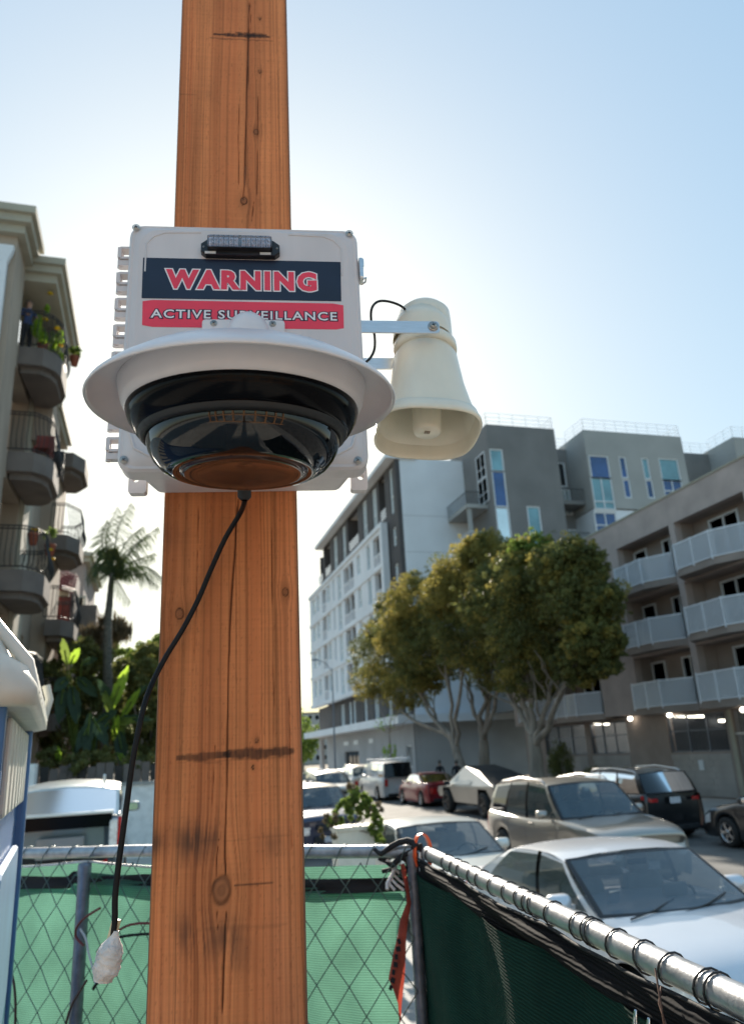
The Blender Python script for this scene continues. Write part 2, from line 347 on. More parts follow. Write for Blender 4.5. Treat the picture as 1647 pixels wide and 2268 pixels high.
# ---- post: fine grid on the front for cracks, knots and grain
def make_post():
    W, D = .117, .235; z0, z1 = GZ-.3, 4.6
    nc, nr = 150, 1700
    a = np.linspace(-W+.003, W-.003, nc)[None,:].repeat(nr,0); z = np.linspace(z0, z1, nr)[:,None].repeat(nc,1)
    knots = []
    for px, py, r in ((575,157,5),(575,40,4),(567,291,7),(540,443,9),(491,1972,20),(632,1311,7),(398,1360,9),(568,1640,4),(620,900,5),(560,1700,3)):
        ka, kz = PL(px, py, 0); knots.append((ka, kz, r/1670*1.35))
    aw = a.copy()
    for ka, kz, kr in knots:
        dx = a-ka; dz = (z-kz)
        aw = aw + np.tanh(dx/(kr*.7))*kr*1.1*np.exp(-(dx/(kr*3))**2-(dz/(kr*4.5))**2)*-.8
    aw = aw + .010*(fbm(a*18+5, z*2.2, 3)-.5) + .022*(fbm(a*6+9, z*.9, 3)-.5)*np.exp(-(a/.07)**2)
    dens = 170+90*sstep(.02,.1,np.abs(a))+30*(fbm(a*9,z*.4,2)-.5)
    ln = vnoise(aw*dens*1.6+40, z*.6); ln2 = vnoise(aw*480+3, z*2.0); fig = fbm(aw*30+2, z*.9+4, 3)
    line = sstep(.50,.86,ln)
    c_lo = np.array((.30,.078,.026)); c_hi = np.array((.80,.298,.112)); c_mid = np.array((.33,.125,.052))
    brk = 2.6*np.clip(fbm(a*11+8, z*1.3, 3)-.22,0,1)
    t = (.58-.30*line*np.clip(brk,0,1)+.16*ln2+.80*(fig-.45))
    t = np.clip(t,0,1)[...,None]
    col = c_lo*(1-t)+c_hi*t
    pk = fbm(a*7+20, z*1.1+7, 3); pk = sstep(.42,.62,pk)[...,None]     # pinkish streaks
    zt = sstep(2.8,3.6,z)[...,None]
    col = col*(1-pk*.35*(.4+zt*.6)) + np.array((.80,.36,.24))*pk*.35*(.4+zt*.6)
    col *= (.88+.3*fbm(a*25, z*3, 4))[...,None]
    fine = sstep(.55,.85,vnoise(aw*620+77,z*.8))*sstep(.02,.09,np.abs(a+.005)); col *= (1-.26*fine)[...,None]
    saw = vnoise(a*14, z*420+12*a); col *= (1+.10*(saw-.5))[...,None]
    red = sstep(.45,.75,fbm(a*22+50, z*.5+3, 3))[...,None]; col = col*(1-.30*red)+np.array((.62,.17,.06))*.30*red
    big = fbm(a*9+70, z*3.5+11, 4); col *= (.72+.58*big)[...,None]
    fl = sstep(.62,.9,vnoise(aw*330+9, z*1.1)); col *= (1-.30*fl)[...,None]
    # fine specks
    sp = vnoise(a*700, z*160); col *= (1-.22*sstep(.78,.95,sp))[...,None]
    h = -.0006*line - .0003*ln2
    for ka, kz, kr in knots:
        d = np.sqrt(((a-ka)/(kr*.85))**2+((z-kz)/(kr*1.15))**2) + .55*(fbm(a*45,z*45,3)-.5)
        ring = .5+.5*np.sin(d*13); inside = (1-sstep(.85,1.05,d))[...,None]
        kc = np.array((.46,.17,.07))*(.75+.35*ring[...,None]*vnoise(a*90,z*90)[...,None])
        col = col*(1-inside)+kc*inside
        edge = np.exp(-((d-1)/.14)**2)[...,None]; col = col*(1-.85*edge*(.45+.8*vnoise(a*50+3,z*50))[...,None])
        halo = np.exp(-(d/2.4)**2)[...,None]; col = col*(1-.25*halo)
        h = h-.0012*edge[...,0]+.0008*inside[...,0]
    def crack(pts, wd, dark=.92):
        nonlocal col, h
        q = [PL(px,py,0) for px,py in pts]; q.sort(key=lambda p:p[1]); qa = np.array([p[0] for p in q]); qz = np.array([p[1] for p in q])
        ca = np.interp(z[:,0], qz, qa) + .0016*(fbm(z[:,0]*30+q[0][0]*99, z[:,0]*0, 3)-.5)
        fade = sstep(qz[0], qz[0]+.03, z[:,0])*(1-sstep(qz[-1]-.03, qz[-1], z[:,0]))
        ww = wd*(.55+.9*vnoise(z[:,0]*12+q[0][0]*50, z[:,0]*0))*np.maximum(fade,.01)
        k = np.exp(-((a-ca[:,None])/ww[:,None])**2)*(fade[:,None]>.02)
        col = col*(1-dark*k)[...,None]; h = h-.004*k
    crack([(552,0),(549,130),(546,210),(541,420)], .0011)
    crack([(553,0),(556,60),(551,70),(550,200)], .0007,.7)
    crack([(531,200),(528,300),(529,420)], .0006,.6); crack([(572,200),(571,290),(569,440)], .0008,.75); crack([(545,350),(542,400),(536,460)], .0008,.7); crack([(563,440),(556,495)], .0009,.8)
    crack([(528,1100),(521,1200),(508,1400),(504,1600),(503,1700),(500,1800),(498,1900),(500,1955)], .0012)
    crack([(503,1995),(497,2100),(494,2180),(490,2268)], .0011); crack([(478,1960),(480,1900),(485,1850)], .0008,.7); crack([(480,2000),(484,2080)], .0006,.6)
    crack([(440,1110),(436,1300),(430,1500)], .0005,.45); crack([(600,1120),(605,1400),(607,1650)], .0005,.4); crack([(476,1640),(470,1800)], .0006,.5); crack([(640,1500),(645,1900)],.0005,.35)
    def smear(px0, px1, py, hh, dark, ragged=.8, colr=(.012,.010,.010)):
        nonlocal col
        a0, zz = PL(px0,py,0); a1, _ = PL(px1,py,0); hm = hh/1670*1.35; c = (a0+a1)/2; wd = (a1-a0)/2
        u = np.clip(1-((a-c)/wd)**2, 0, 1)
        d = np.abs(z-zz-.004*(fbm(a*40,z*0+py,2)-.5))/(hm*(.25+.75*np.sqrt(u))*(1-ragged*.5*vnoise(a*160+py,z*30)))
        k = (1-sstep(.55,1.05,d+.5*(fbm(a*220+py, z*120, 3)-.5)))*(u>0)*dark*sstep(0,.12,u)
        k = (k*(.7+.3*vnoise(a*300, z*60)))[...,None]; col = col*(1-k)+np.array(colr)*k
    smear(470,600,74,9,.95); smear(462,606,82,4,.6); smear(520,592,72,8,.8); smear(388,512,1679,11,.80); smear(490,654,1672,15,.88); smear(400,640,1690,3,.3)
    smear(517,612,1960,3,.75); smear(420,650,1866,3,.18); smear(430,640,2062,5,.2)
    smear(340,480,205,2,.35); smear(395,480,1690,2,.3)
    for px, py, r, k0 in ((425,1862,34,.55),(432,2072,38,.5),(470,1850,22,.35),(500,2075,26,.4),(450,205,30,.15),(340,1870,22,.5),(600,1865,24,.25),(520,2110,34,.25),(375,1190,26,.2),(365,230,30,.2)):
        ka, kz = PL(px,py,0); rm = r/1670*1.35
        g = np.exp(-((a-ka)/rm)**2-((z-kz)/(rm*1.1))**2)*sstep(.25,.62,fbm(a*45+px, z*14+py,4)+.16*line)*min(1,k0*1.5)
        col = col*(1-g)[...,None]+np.array((.03,.026,.022))*g[...,None]
    edge = sstep(W-.010, W, np.abs(a)+.004*(fbm(a*0+3,z*14,3)-.5))[...,None]; col = col*(1-.42*edge)
    bend = (np.maximum(0, np.abs(a)-(W-.007))/.007)**2*.004
    y = bend - h
    V = np.stack([a,y,z],-1).reshape(-1,3)
    col = np.clip(col,0,.92)
    root = fore('timber_post', 'tall rough sawn orange brown timber post in front with cracks, knots and black scorch marks', 'post')
    link('front_face', grid_mesh('front_face', V, nr, nc, attr_mat('wood_front','Col',.72,.25), col.reshape(-1,3)), root)
    b = MB()
    ww = W-.003
    vs = [(-ww,.0045,z0),(-W,.012,z0),(-W,D,z0),(W,D,z0),(W,.012,z0),(ww,.0045,z0)]; up = [(p[0],p[1],z1) for p in vs]
    b.rings([vs,up], None, 0, cap=True); b.build('timber_body', mat('wood_side',(.30,.13,.065),.75,var=.25,vscale=12,bump=.4,bscale=60,stretch=(8,8,.6)), root)
    return root
make_post()

# ---- enclosure
enc = fore('control_box', 'grey white plastic enclosure with clasp and WARNING stickers bolted to the timber post', 'electrical box')
OF = .185
xl, zt = PL(*Z1(210,80), OF); xr, _ = PL(*Z1(1092,100), OF); zb = PL(*Z1(640,1040), OF)[1]
def yb(o): return -o
b = MB(); r_ = .022
def rrect(x0,x1,z0,z1,r,y,n=5): return [(p[0],y,p[1]) for p in rr(x0,z0,x1,z1,r,n)]
# lid: flange, step, raised panel
b.rings([rrect(xl+.004,xr-.004,zb+.004,zt-.004,r_,-OF+.052), rrect(xl,xr,zb,zt,r_,-OF+.048), rrect(xl,xr,zb,zt,r_,-OF+.012),
         rrect(xl+.004,xr-.004,zb+.004,zt-.004,r_,-OF+.007)], cap=True, smooth=False)
b.rings([rrect(xl+.008,xr-.008,zb+.008,zt-.008,r_,-OF+.0072), rrect(xl+.013,xr-.013,zb+.012,zt-.012,r_*1.2,-OF+.003), rrect(xl+.019,xr-.019,zb+.018,zt-.016,r_*1.6,-OF)], cap=True, smooth=True)
lid = b.build('lid', M['box_plastic'], enc)
md = lid.modifiers.new('bev','BEVEL'); md.width = .0018; md.segments = 2; md.limit_method = 'ANGLE'; md.angle_limit = math.radians(40)
for sx in (-1,1):
    x0 = xl+.03 if sx<0 else xr-.03; s_ = -sx
    b = MB(); b.tube([(x0, -OF, zt-.10),(x0,-OF,zt-.045),(x0+s_*.012,-OF,zt-.030),(x0+s_*.03,-OF,zt-.022),(x0+s_*.09,-OF,zt-.020)], .0016, 6); b.build('lid_ridge', M['box_plastic'], enc)
    x1 = xl+.015 if sx<0 else xr-.015
    b = MB(); b.tube([(x1,-OF,zb+.07),(x1+s_*.012,-OF,zb+.035),(x1+s_*.035,-OF,zb+.022),(x1+s_*.12,-OF,zb+.020)], .0028, 6); b.build('lid_ridge', M['box_plastic'], enc)
    b = MB(); b.tube([(x1+s_*.012,-OF,zb+.08),(x1+s_*.024,-OF,zb+.048),(x1+s_*.045,-OF,zb+.036),(x1+s_*.12,-OF,zb+.034)], .0018, 6); b.build('lid_ridge', M['box_plastic'], enc)

b = MB()
b.rings([rrect(xl+.012,xr-.012,zb+.012,zt-.012,.02,-OF+.050), rrect(xl+.014,xr-.014,zb+.014,zt-.014,.02,-OF+.075), rrect(xl+.026,xr-.030,zb+.026,zt-.026,.016,-.004)], cap=True)
b.build('body', M['box_plastic'], enc)
for (x, s_) in ((xl+.012,-1),(xr-.012,1)):                          # mounting feet with holes
    for zz in (zb+.045, zt-.05):
        b = MB(); n = 14; out = rr(x-.004-(.022 if s_<0 else 0)*1, zz-.026, x+.004+(.022 if s_>0 else 0), zz+.02, .005, 3)
        cx_ = x+s_*.014; hole = [(cx_+.0062*math.cos(math.radians(22.5*i)), zz+.0062*math.sin(math.radians(22.5*i))) for i in range(16)]
        b.rings([[(p[0],-.006,p[1]) for p in out],[(p[0],-.024,p[1]) for p in out],[(cx_+(p[0]-cx_)*.45 if False else h_[0],-.024,h_[1]) for p,h_ in zip(out,hole)],[(h_[0],-.006,h_[1]) for h_ in hole],[(p[0],-.006,p[1]) for p in out]])
        b.build('mounting_foot', M['box_plastic'], enc)
for i in range(8):                                                  # hinge knuckles
    zc = zt-.053-i*.0505; b = MB()
    if i == 6: pass
    x0, x1, y0 = xl-.021, xl+.003, -OF+.030
    b.box((x0+.004,y0-.008,zc+.014),(x1,y0+.010,zc+.018)); b.box((x0+.004,y0-.008,zc-.006),(x1,y0+.010,zc-.002))
    b.box((x0,y0-.009,zc-.004),(x0+.006,y0+.011,zc+.016)); b.box((x0+.001,y0-.006,zc-.018),(x1,y0+.008,zc-.008)); b.box((x0+.009,y0-.004,zc-.010),(x1-.001,y0+.004,zc-.004))
    b.tube([(x0+.003,y0,zc-.02),(x0+.003,y0,zc+.02)], .0042, 10)
    b.build('hinge', M['box_plastic'], enc)
b = MB(); zl = PL(*Z1(1103,290), OF-.03)[1]                         # metal clasp at the right
b.bevbox((xr+.001,-OF+.006,zl-.022),(xr+.008,-OF+.030,zl+.020), .003, axis='x'); b.box((xr+.007,-OF+.008,zl+.004),(xr+.0095,-OF+.026,zl+.018))
b.tube([(xr+.006,-OF+.01,zl-.022),(xr+.0125,-OF+.012,zl-.018),(xr+.0125,-OF+.024,zl-.018),(xr+.006,-OF+.026,zl-.022)], .0016, 6)
b.build('clasp', M['alu'], enc)
def screw(parent, x, y, z, r, ax='y', phil=True):
    b = MB(); T = Matrix.Translation((x,y,z)) @ rot('X', 90)
    b.lathe([(0,r*.5),(r*.7,r*.45),(r,.0)], 14, T); b.lathe([(r*1.35,0),(r*1.35,r*.2),(r,.2*r)], 16, T)
    o = b.build('screw', M['screw'], parent)
    if phil:
        c = MB()
        c.box((-r*.6,-r*.12,r*.42),(r*.6,r*.12,r*.56), T @ rot('Z', 30)); c.box((-r*.12,-r*.6,r*.43),(r*.12,r*.6,r*.565), T @ rot('Z', 30))
        c.build('screw_slot', M['black_plastic'], o)
    return o
for px, py in ((235,100),(1063,123),(187,1003),(1096,1005)):
    x, z = PL(*Z1(px,py), OF); screw(enc, x, -OF+.004, z, .0048)
# stickers
def panel(name, corners, y, th, m, parent, r=.0):
    b = MB(); f = [(c[0], y, c[1]) for c in corners]; k = [(c[0], y+th, c[1]) for c in corners]; b.rings([k,f], cap=True)
    return b.build(name, m, parent)
yS = -OF-.0006
c = [PL(*Z1(x,y), OF) for x, y in ((264,223),(1028,240),(1031,392),(258,380))]
s1 = panel('warning_sticker', c, yS, .0012, M['navy'], enc, ); s1['label'] = 'navy sticker reading WARNING in red letters edged white'
c2 = [PL(*Z1(x,y), OF) for x, y in ((262,392),(300,387),(1000,401),(1039,408),(1041,496),(1010,501),(300,491),(260,484))]
s2 = panel('surveillance_sticker', c2, yS, .0012, M['red_print'], enc); s2['label'] = 'red sticker reading ACTIVE SURVEILLANCE in white letters'
def text_mesh(txt, size, bold, extr, spacing=1.0):
    cu = bpy.data.curves.new('t', 'FONT'); cu.body = txt; cu.size = size; cu.offset = bold; cu.extrude = extr; cu.resolution_u = 3; cu.space_character = spacing
    cu.align_x = 'CENTER'; cu.align_y = 'CENTER'; o = bpy.data.objects.new('t', cu); COL.objects.link(o); bpy.context.view_layer.update()
    me = bpy.data.meshes.new_from_object(o.evaluated_get(bpy.context.evaluated_depsgraph_get())); bpy.data.objects.remove(o); return me
def letters(name, txt, p0, p1, y, layers, parent, sp=1.0, shear=0.0, wide=1.0):
    """text scaled to run between two points; layers: (offset, thickness, material)"""
    (xa,za,ha),(xb,zb_,hb) = p0, p1
    base = text_mesh(txt, 1, 0, 0, sp); vx = [v.co.x for v in base.vertices]; vy = [v.co.y for v in base.vertices]
    w0, w1, h0, h1 = min(vx), max(vx), min(vy), max(vy)
    for off, dy, m in layers:
        me = text_mesh(txt, 1, off, .5, sp)
        for v in me.vertices:
            t = (v.co.x-w0)/(w1-w0); s = (v.co.y-h0)/(h1-h0)-.5
            x = lerp(xa,xb,t); z = lerp(za,zb_,t)+s*lerp(ha,hb,t); v.co = (x, y-dy*(1 if v.co.z>0 else 0)+.0001, z)
        me.materials.append(m); link(name, me, parent)
A = lambda x,y: PL(*Z1(x,y), OF)
l = A(353,305); rgt = A(937,318)
letters('lettering', 'WARNING', (l[0]+.003,l[1],.0325),(rgt[0]-.003,rgt[1],.0325), yS, [(.105,.0004,M['white_print']),(.058,.0008,M['red_print'])], s1, 1.22)
l = A(290,440); rgt = A(1018,452)
letters('lettering', 'ACTIVE SURVEILLANCE', (l[0]+.002,l[1],.0155),(rgt[0]-.002,rgt[1],.0155), yS, [(.085,.0004,M['navy']),(.012,.0008,M['white_print'])], s2, 1.16)

# ---- light bar
lb = fore('strobe_light_bar', 'small black strobe light bar with clear lens above the WARNING sticker', 'warning light')
x0, z1 = PL(*Z1(488,152), OF+.01); x1, z0 = PL(*Z1(793,218), OF+.01); zc = (z0+z1)/2; hh = (z1-z0)/2
b = MB(); yy = -OF
pts = [(x0,zc-hh*.55),(x0+.008,zc-hh),(x1-.008,zc-hh),(x1,zc-hh*.55),(x1,zc+hh*.45),(x1-.010,zc+hh),(x0+.010,zc+hh),(x0,zc+hh*.45)]
b.rings([[(p[0],yy,p[1]) for p in pts],[(p[0],yy-.010,p[1]) for p in pts],[(lerp((x0+x1)/2,p[0],.98),yy-.012,lerp(zc,p[1],.94)) for p in pts]], cap=True)
b.build('housing', M['black_plastic'], lb)
b = MB(); xi0, xi1 = x0+.012, x1-.013
b.rings([rrect(xi0-.001,xi1+.001,zc-hh*.50,zc+hh*.92,.003,yy-.011), rrect(xi0,xi1,zc-hh*.45,zc+hh*.88,.003,yy-.021)], cap=True); b.build('inner_bezel', M['black_plastic'], lb)
for i in range(12):
    for k in (0,1):
        xx = lerp(xi0+.004, xi1-.004, (i+.5)/12) + (.002 if i > 5 else -.002); zz = zc+hh*(.48-.55*k); b = MB(); T = Matrix.Translation((xx,yy-.021,zz)) @ rot('X', 90)
        b.box((-.0034,-.0042,0),(.0034,.0042,.001), T); b.lathe([(.0031,.001),(.0026,.0032),(0,.004)], 8, T); b.build('diode', M['led'], lb)
b = MB(); b.rings([rrect(xi0,xi1,zc-hh*.45,zc+hh*.88,.003,yy-.0213), rrect(xi0,xi1,zc-hh*.45,zc+hh*.88,.003,yy-.0255), rrect(xi0+.003,xi1-.003,zc-hh*.35,zc+hh*.78,.002,yy-.028)], cap=True)
b.build('lens', glass('lens_clear',(.75,.8,.95),.12,.03), lb)
for xx, w_ in ((x0+.016,.018),(x1-.024,.018)):
    b = MB(); b.box((xx-w_/2,yy-.0127,zc-hh*.92),(xx+w_/2,yy-.0119,zc-hh*.62)); b.build('rating_label', M['label_white'], lb)
for xx in (x0+.0045, x1-.0045): screw(lb, xx, yy-.011, zc, .0025)

# ---- dome camera
DO = .40; a0, zr0 = PL(*Z1(642,795), DO)
dome = fore('dome_camera', 'round white shrouded dome camera with dark glossy bubble hanging over the stickers', 'security camera')
xL, zL = PL(*Z1(48,790), DO); xR, _ = PL(*Z1(1236,800), DO); RS = (xR-xL)/2; ca = (xL+xR)/2; zR = zL
T0 = Matrix.Translation((ca,-DO,zR)) @ rot('X', 6)
b = MB(); k = RS
b.lathe([(.001,.060),(k*.20,.0593),(k*.36,.057),(k*.50,.052),(k*.66,.043),(k*.80,.031),(k*.92,.0155),(k*.985,.004),(k,-.001),(k*.994,-.004),(k*.97,.002),(k*.90,.010),(k*.80,.020),(k*.76,.024)], 72, T0)
b.build('sun_shroud', M['shade_plastic'], dome)
b = MB(); b.lathe([(k*.79,.026),(k*.805,.020),(k*.80,.012),(k*.785,-.003),(k*.765,-.011),(k*.745,-.013)], 72, T0); b.build('housing', M['shade_plastic'], dome)
b = MB(); b.lathe([(k*.748,-.0125),(k*.752,-.015),(k*.737,-.026),(k*.69,-.041),(k*.665,-.043),(k*.62,-.041)], 72, T0); b.build('trim_ring', M['black_gloss'], dome)
b = MB(); b.lathe([(k*.672,-.041),(k*.662,-.048),(k*.628,-.051),(k*.615,-.047)], 72, T0); b.build('gasket', M['black_rubber'], dome)
b = MB(); b.lathe([(k*.622,-.043),(k*.622,-.054),(k*.607,-.066),(k*.575,-.077),(k*.53,-.086),(k*.48,-.091),(k*.44,-.0925),(k*.41,-.091),(k*.395,-.087)], 72, T0); b.build('clear_bubble', M['dome_clear'], dome)
b = MB(); b.lathe([(k*.39,-.0865),(k*.415,-.089),(k*.405,-.0925),(k*.37,-.0945),(k*.30,-.090),(k*.20,-.084),(k*.10,-.082),(.0005,-.081)], 72, T0); b.build('centre_plate', mat('brown_reflection',(.06,.028,.020),.10,.2,var=.3,vscale=20,bump=0), dome)  # brown colour stands in for orange timber reflected in the plate
b = MB(); b.lathe([(k*.655,-.040),(k*.40,-.046),(.001,-.048)], 48, T0); b.lathe([(k*.16,-.046),(k*.20,-.07),(k*.17,-.076),(.001,-.079)], 24, T0); b.build('inner_core', M['black_plastic'], dome)
for i in range(4):                                                   # four lens units on a ring
    Ti = T0 @ rot('Z', 45+90*i) @ Matrix.Translation((k*.37,0,-.060)) @ rot('Y', 120)
    b = MB(); b.lathe([(.001,-.022),(.026,-.02),(.028,.004),(.022,.012),(.017,.014),(.0165,.008),(.001,.007)], 24, Ti); o = b.build('lens_unit', M['black_plastic'], dome)
    b = MB(); b.lathe([(.0155,.008),(.011,.0125),(.001,.0145)], 20, Ti); b.build('lens', M['black_gloss'], o)
    b = MB(); b.bevbox((-.02,-.03,-.03),(.02,.03,-.018), .006, Ti); b.build('bracket', M['dash'], o)
b = MB()                                                              # wall plate and cap
xa, za = PL(*Z1(495,472), OF); xb, _ = PL(*Z1(812,478), OF); za -= .001
b.bevbox((xa,-OF-.012,za-.10),(xb,-OF,za), .006, axis='y'); b.build('wall_plate', M['shade_plastic'], dome)
b = MB(); T = Matrix.Translation((ca-.004,-OF-.036,za-.073))
b.lathe([(.036,-.02),(.036,.015),(.034,.035),(.027,.052),(.016,.062),(.001,.066)], 40, T); b.build('arm_cap', M['shade_plastic'], dome); b = MB()
b.bevbox((ca-.05,-DO+.06,zR+.02),(ca+.05,-OF-.005,zR+.05), .02); b.build('wall_arm', M['shade_plastic'], dome)
for px in (540, 766):
    x, z = PL(*Z1(px,494), OF); screw(dome, x, -OF-.012, za-.0085, .0042)

# ---- cable gland and power cable down to the taped joint
def Pw(px, py, off, dx=0, dz=0):
    a_, z_ = PL(px, py, off); return (a_+dx, -off, z_+dz)
cab = fore('power_cable', 'thick black cable hanging from the box across the timber post', 'cable')
def spline(pts, n=10):
    P = [Vector(p) for p in pts]; P = [P[0]*2-P[1]]+P+[P[-1]*2-P[-2]]; out = []
    for i in range(1, len(P)-2):
        p0,p1,p2,p3 = P[i-1:i+3]
        for j in range(n):
            t = j/n; out.append(.5*((2*p1)+(p2-p0)*t+(2*p0-5*p1+4*p2-p3)*t*t+(3*p1-p0-3*p2+p3)*t**3))
    out.append(P[-2]); return out
path = [Pw(543,1065,.13),Pw(542,1092,.12),Pw(541,1112,.10),Pw(531,1138,.06),Pw(500,1190,.03),Pw(470,1255,.018),Pw(438,1330,.016),Pw(404,1395,.018),Pw(369,1452,.02),Pw(341,1505,.03),Pw(320,1560,.05),Pw(302,1640,.06),Pw(290,1710,.06),Pw(281,1780,.06),Pw(270,1860,.06),Pw(262,1920,.06),Pw(255,1985,.06),Pw(254,2040,.06),Pw(249,2075,.06)]
b = MB(); b.tube(spline(path), .0043, 12); b.build('sheath', M['cable'], cab)
b = MB(); T = Matrix.Translation(Pw(541,1085,.12)); b.lathe([(.001,.012),(.0125,.012),(.0125,.002),(.011,0),(.011,-.012),(.008,-.016),(.0055,-.018)], 16, T); b.build('gland', M['black_rubber'], cab)

tj = fore('taped_cable_joint', 'cable joint wrapped in crumpled white tape hanging left of the timber post', 'cable joint')
top = Vector(Pw(257,2062,.06)); bot = Vector(Pw(228,2172,.06)); b = MB(); ax = (bot-top); L = ax.length
T = Matrix.Translation(top) @ ax.to_track_quat('Z','Y').to_matrix().to_4x4(); rings = []
for i in range(31):
    t = i/30; r = .005+.0165*sstep(0,.45,t)*(1-.35*sstep(.8,1,t)); r = float(r)
    ring = []
    for j in range(28):
        an = 2*math.pi*j/28; k_ = 1+.20*(float(fbm(j*.55+3, i*.35))-.45)+.16*(float(vnoise(j*1.1+9, i*.8+j*.4))-.5)+(.07 if (i*2+j)%9<2 else 0)
        ring.append((r*k_*math.cos(an)*1.05, r*k_*math.sin(an)*.8, t*L))
    rings.append(ring)
b.rings(rings, T, cap=True, smooth=True); b.build('tape_wrap', M['tape'], tj)
b = MB(); b.box((-.005,-.008,-.012),(.012,-.003,L*.45), T @ rot('Z', 200)); b.build('tape_fold', mat('tape_yellow',(.72,.60,.36),.5,bump=.4), tj)

# ---- horn speaker
horn = fore('horn_speaker', 'cream white horn loudspeaker pointing down on a metal bracket right of the box', 'loudspeaker')
HO = .055
bx0, _ = PL(*Z1(1165,900), HO); bx1, _ = PL(*Z1(1548,880), HO); hc_ = (bx0+bx1)/2+.002; hr = (bx1-bx0)/2
ztop = PL(*Z1(1360,390), HO)[1]; zcol = PL(*Z1(1355,565), HO)[1]; zbell = PL(*Z1(1357,892), HO)[1]-.006
Th = Matrix.Translation((hc_,-HO,zbell)) @ rot('Y', 4) @ rot('X', -6)
H = zcol-zbell
sq = lambda z: 2+1.4*float(sstep(H*.9,0,z)) if z < H*.9 else 2
def sqf(z): return 2+1.1*max(0,min(1,(H*.85-z)/(H*.85)))
b = MB()
b.lathe([(hr*1.0,.010),(hr*1.03,.004),(hr*1.035,-.002),(hr*1.01,-.005),(hr*.985,-.003),(hr*.965,.004),(hr*.93,.020),(hr*.85,.050),(hr*.76,.09),(hr*.66,H*.9)], 64, Th, sq=sqf)
b.lathe([(hr*.60,H-.006),(hr*.63,H-.04),(hr*.70,H*.62),(hr*.80,H*.34),(hr*.90,H*.13),(hr*.97,.02),(hr*1.005,.008)][::-1], 64, Th, sq=sqf)
b.build('bell', M['horn_plastic'], horn)
b = MB(); b.lathe([(hr*.60,H-.008),(hr*.655,H-.006),(hr*.665,H+.002),(hr*.655,H+.012),(hr*.62,H+.016),(hr*.56,H+.018)], 48, Th); b.build('collar', M['horn_plastic'], horn)
b = MB(); HT = ztop-zbell
b.lathe([(hr*.585,H+.010),(hr*.575,H+.04),(hr*.56,HT-.03)], 40, Th)
b.lathe([(hr*.56,HT-.03),(hr*.54,HT-.012),(hr*.44,HT-.002),(hr*.25,HT+.004),(.001,HT+.005)], 40, Th)
b.lathe([(hr*.62,H+.02),(hr*.62,H+.045),(hr*.52,H+.072),(hr*.3,H+.080)], 40, Th @ Matrix.Translation((-hr*.06,-hr*.04,0)))
b.build('driver_housing', M['horn_plastic'], horn)
b = MB(); b.lathe([(.001,.000),(hr*.24,.000),(hr*.268,.002),(hr*.285,.008),(hr*.295,.05),(hr*.28,H*.8)], 32, Th @ rot('X', 0)); b.build('inner_horn', M['horn_plastic'], horn)
b = MB(); Tt = Th @ Matrix.Translation((-.002,-.004,-.0002))
for i in range(3): b.box((-.0035+.0035*i,-.005,0),(-.0012+.0035*i,.0045,-.0008), Tt)
b.build('mould_mark', mat('mark_brown',(.20,.13,.08),.6), horn)
# bracket arms
for off, z_, x1_, nm in ((HO+.072,PL(*Z1(1250,492),HO+.072)[1],PL(*Z1(1411,495),HO+.072)[0],'front'),(HO-.062,PL(*Z1(1180,634),HO-.062)[1],hc_+.02,'rear')):
    b = MB(); xs = xr-.012
    b.bevbox((xs,-off-.0015,z_-.0125),(x1_,-off+.0015,z_+.0125), .0055, axis='y'); b.build('bracket_arm', M['alu'], horn)
b = MB(); zA = PL(*Z1(1250,492),HO+.072)[1]
b.box((xr-.012,-HO-.072,zA-.0125),(xr-.009,-HO+.062,zA+.0125)); b.build('bracket_back', M['alu'], horn)
xs_, zs_ = PL(*Z1(1386,491), HO+.072); b = MB(); T = Matrix.Translation((xs_,-HO-.0735,zs_)) @ rot('X', 90)
b.lathe([(.0095,0),(.0095,.0015),(.006,.0018)], 20, T); b.lathe([(.006,.0018),(.006,.005),(.0045,.0065),(.001,.007)], 16, T); o = b.build('bolt', M['screw'], horn)
b = MB(); b.box((-.0035,-.0006,.0068),(.0035,.0006,.0074), T @ rot('Z', 20)); b.box((-.0006,-.0035,.0069),(.0006,.0035,.00745), T @ rot('Z', 20)); b.build('bolt_slot', M['black_plastic'], o)
hcab = fore('speaker_cable', 'thin black cable looping from the horn speaker back to the box', 'cable')
b = MB(); b.tube(spline([Pw(902,690,.06),Pw(885,676,.07),Pw(858,667,.08),Pw(836,668,.09),Pw(823,683,.10),Pw(822,712,.10),Pw(829,742,.10),Pw(829,772,.10),Pw(820,792,.11),Pw(806,806,.12)]), .0024, 10); b.build('sheath', M['cable'], hcab)

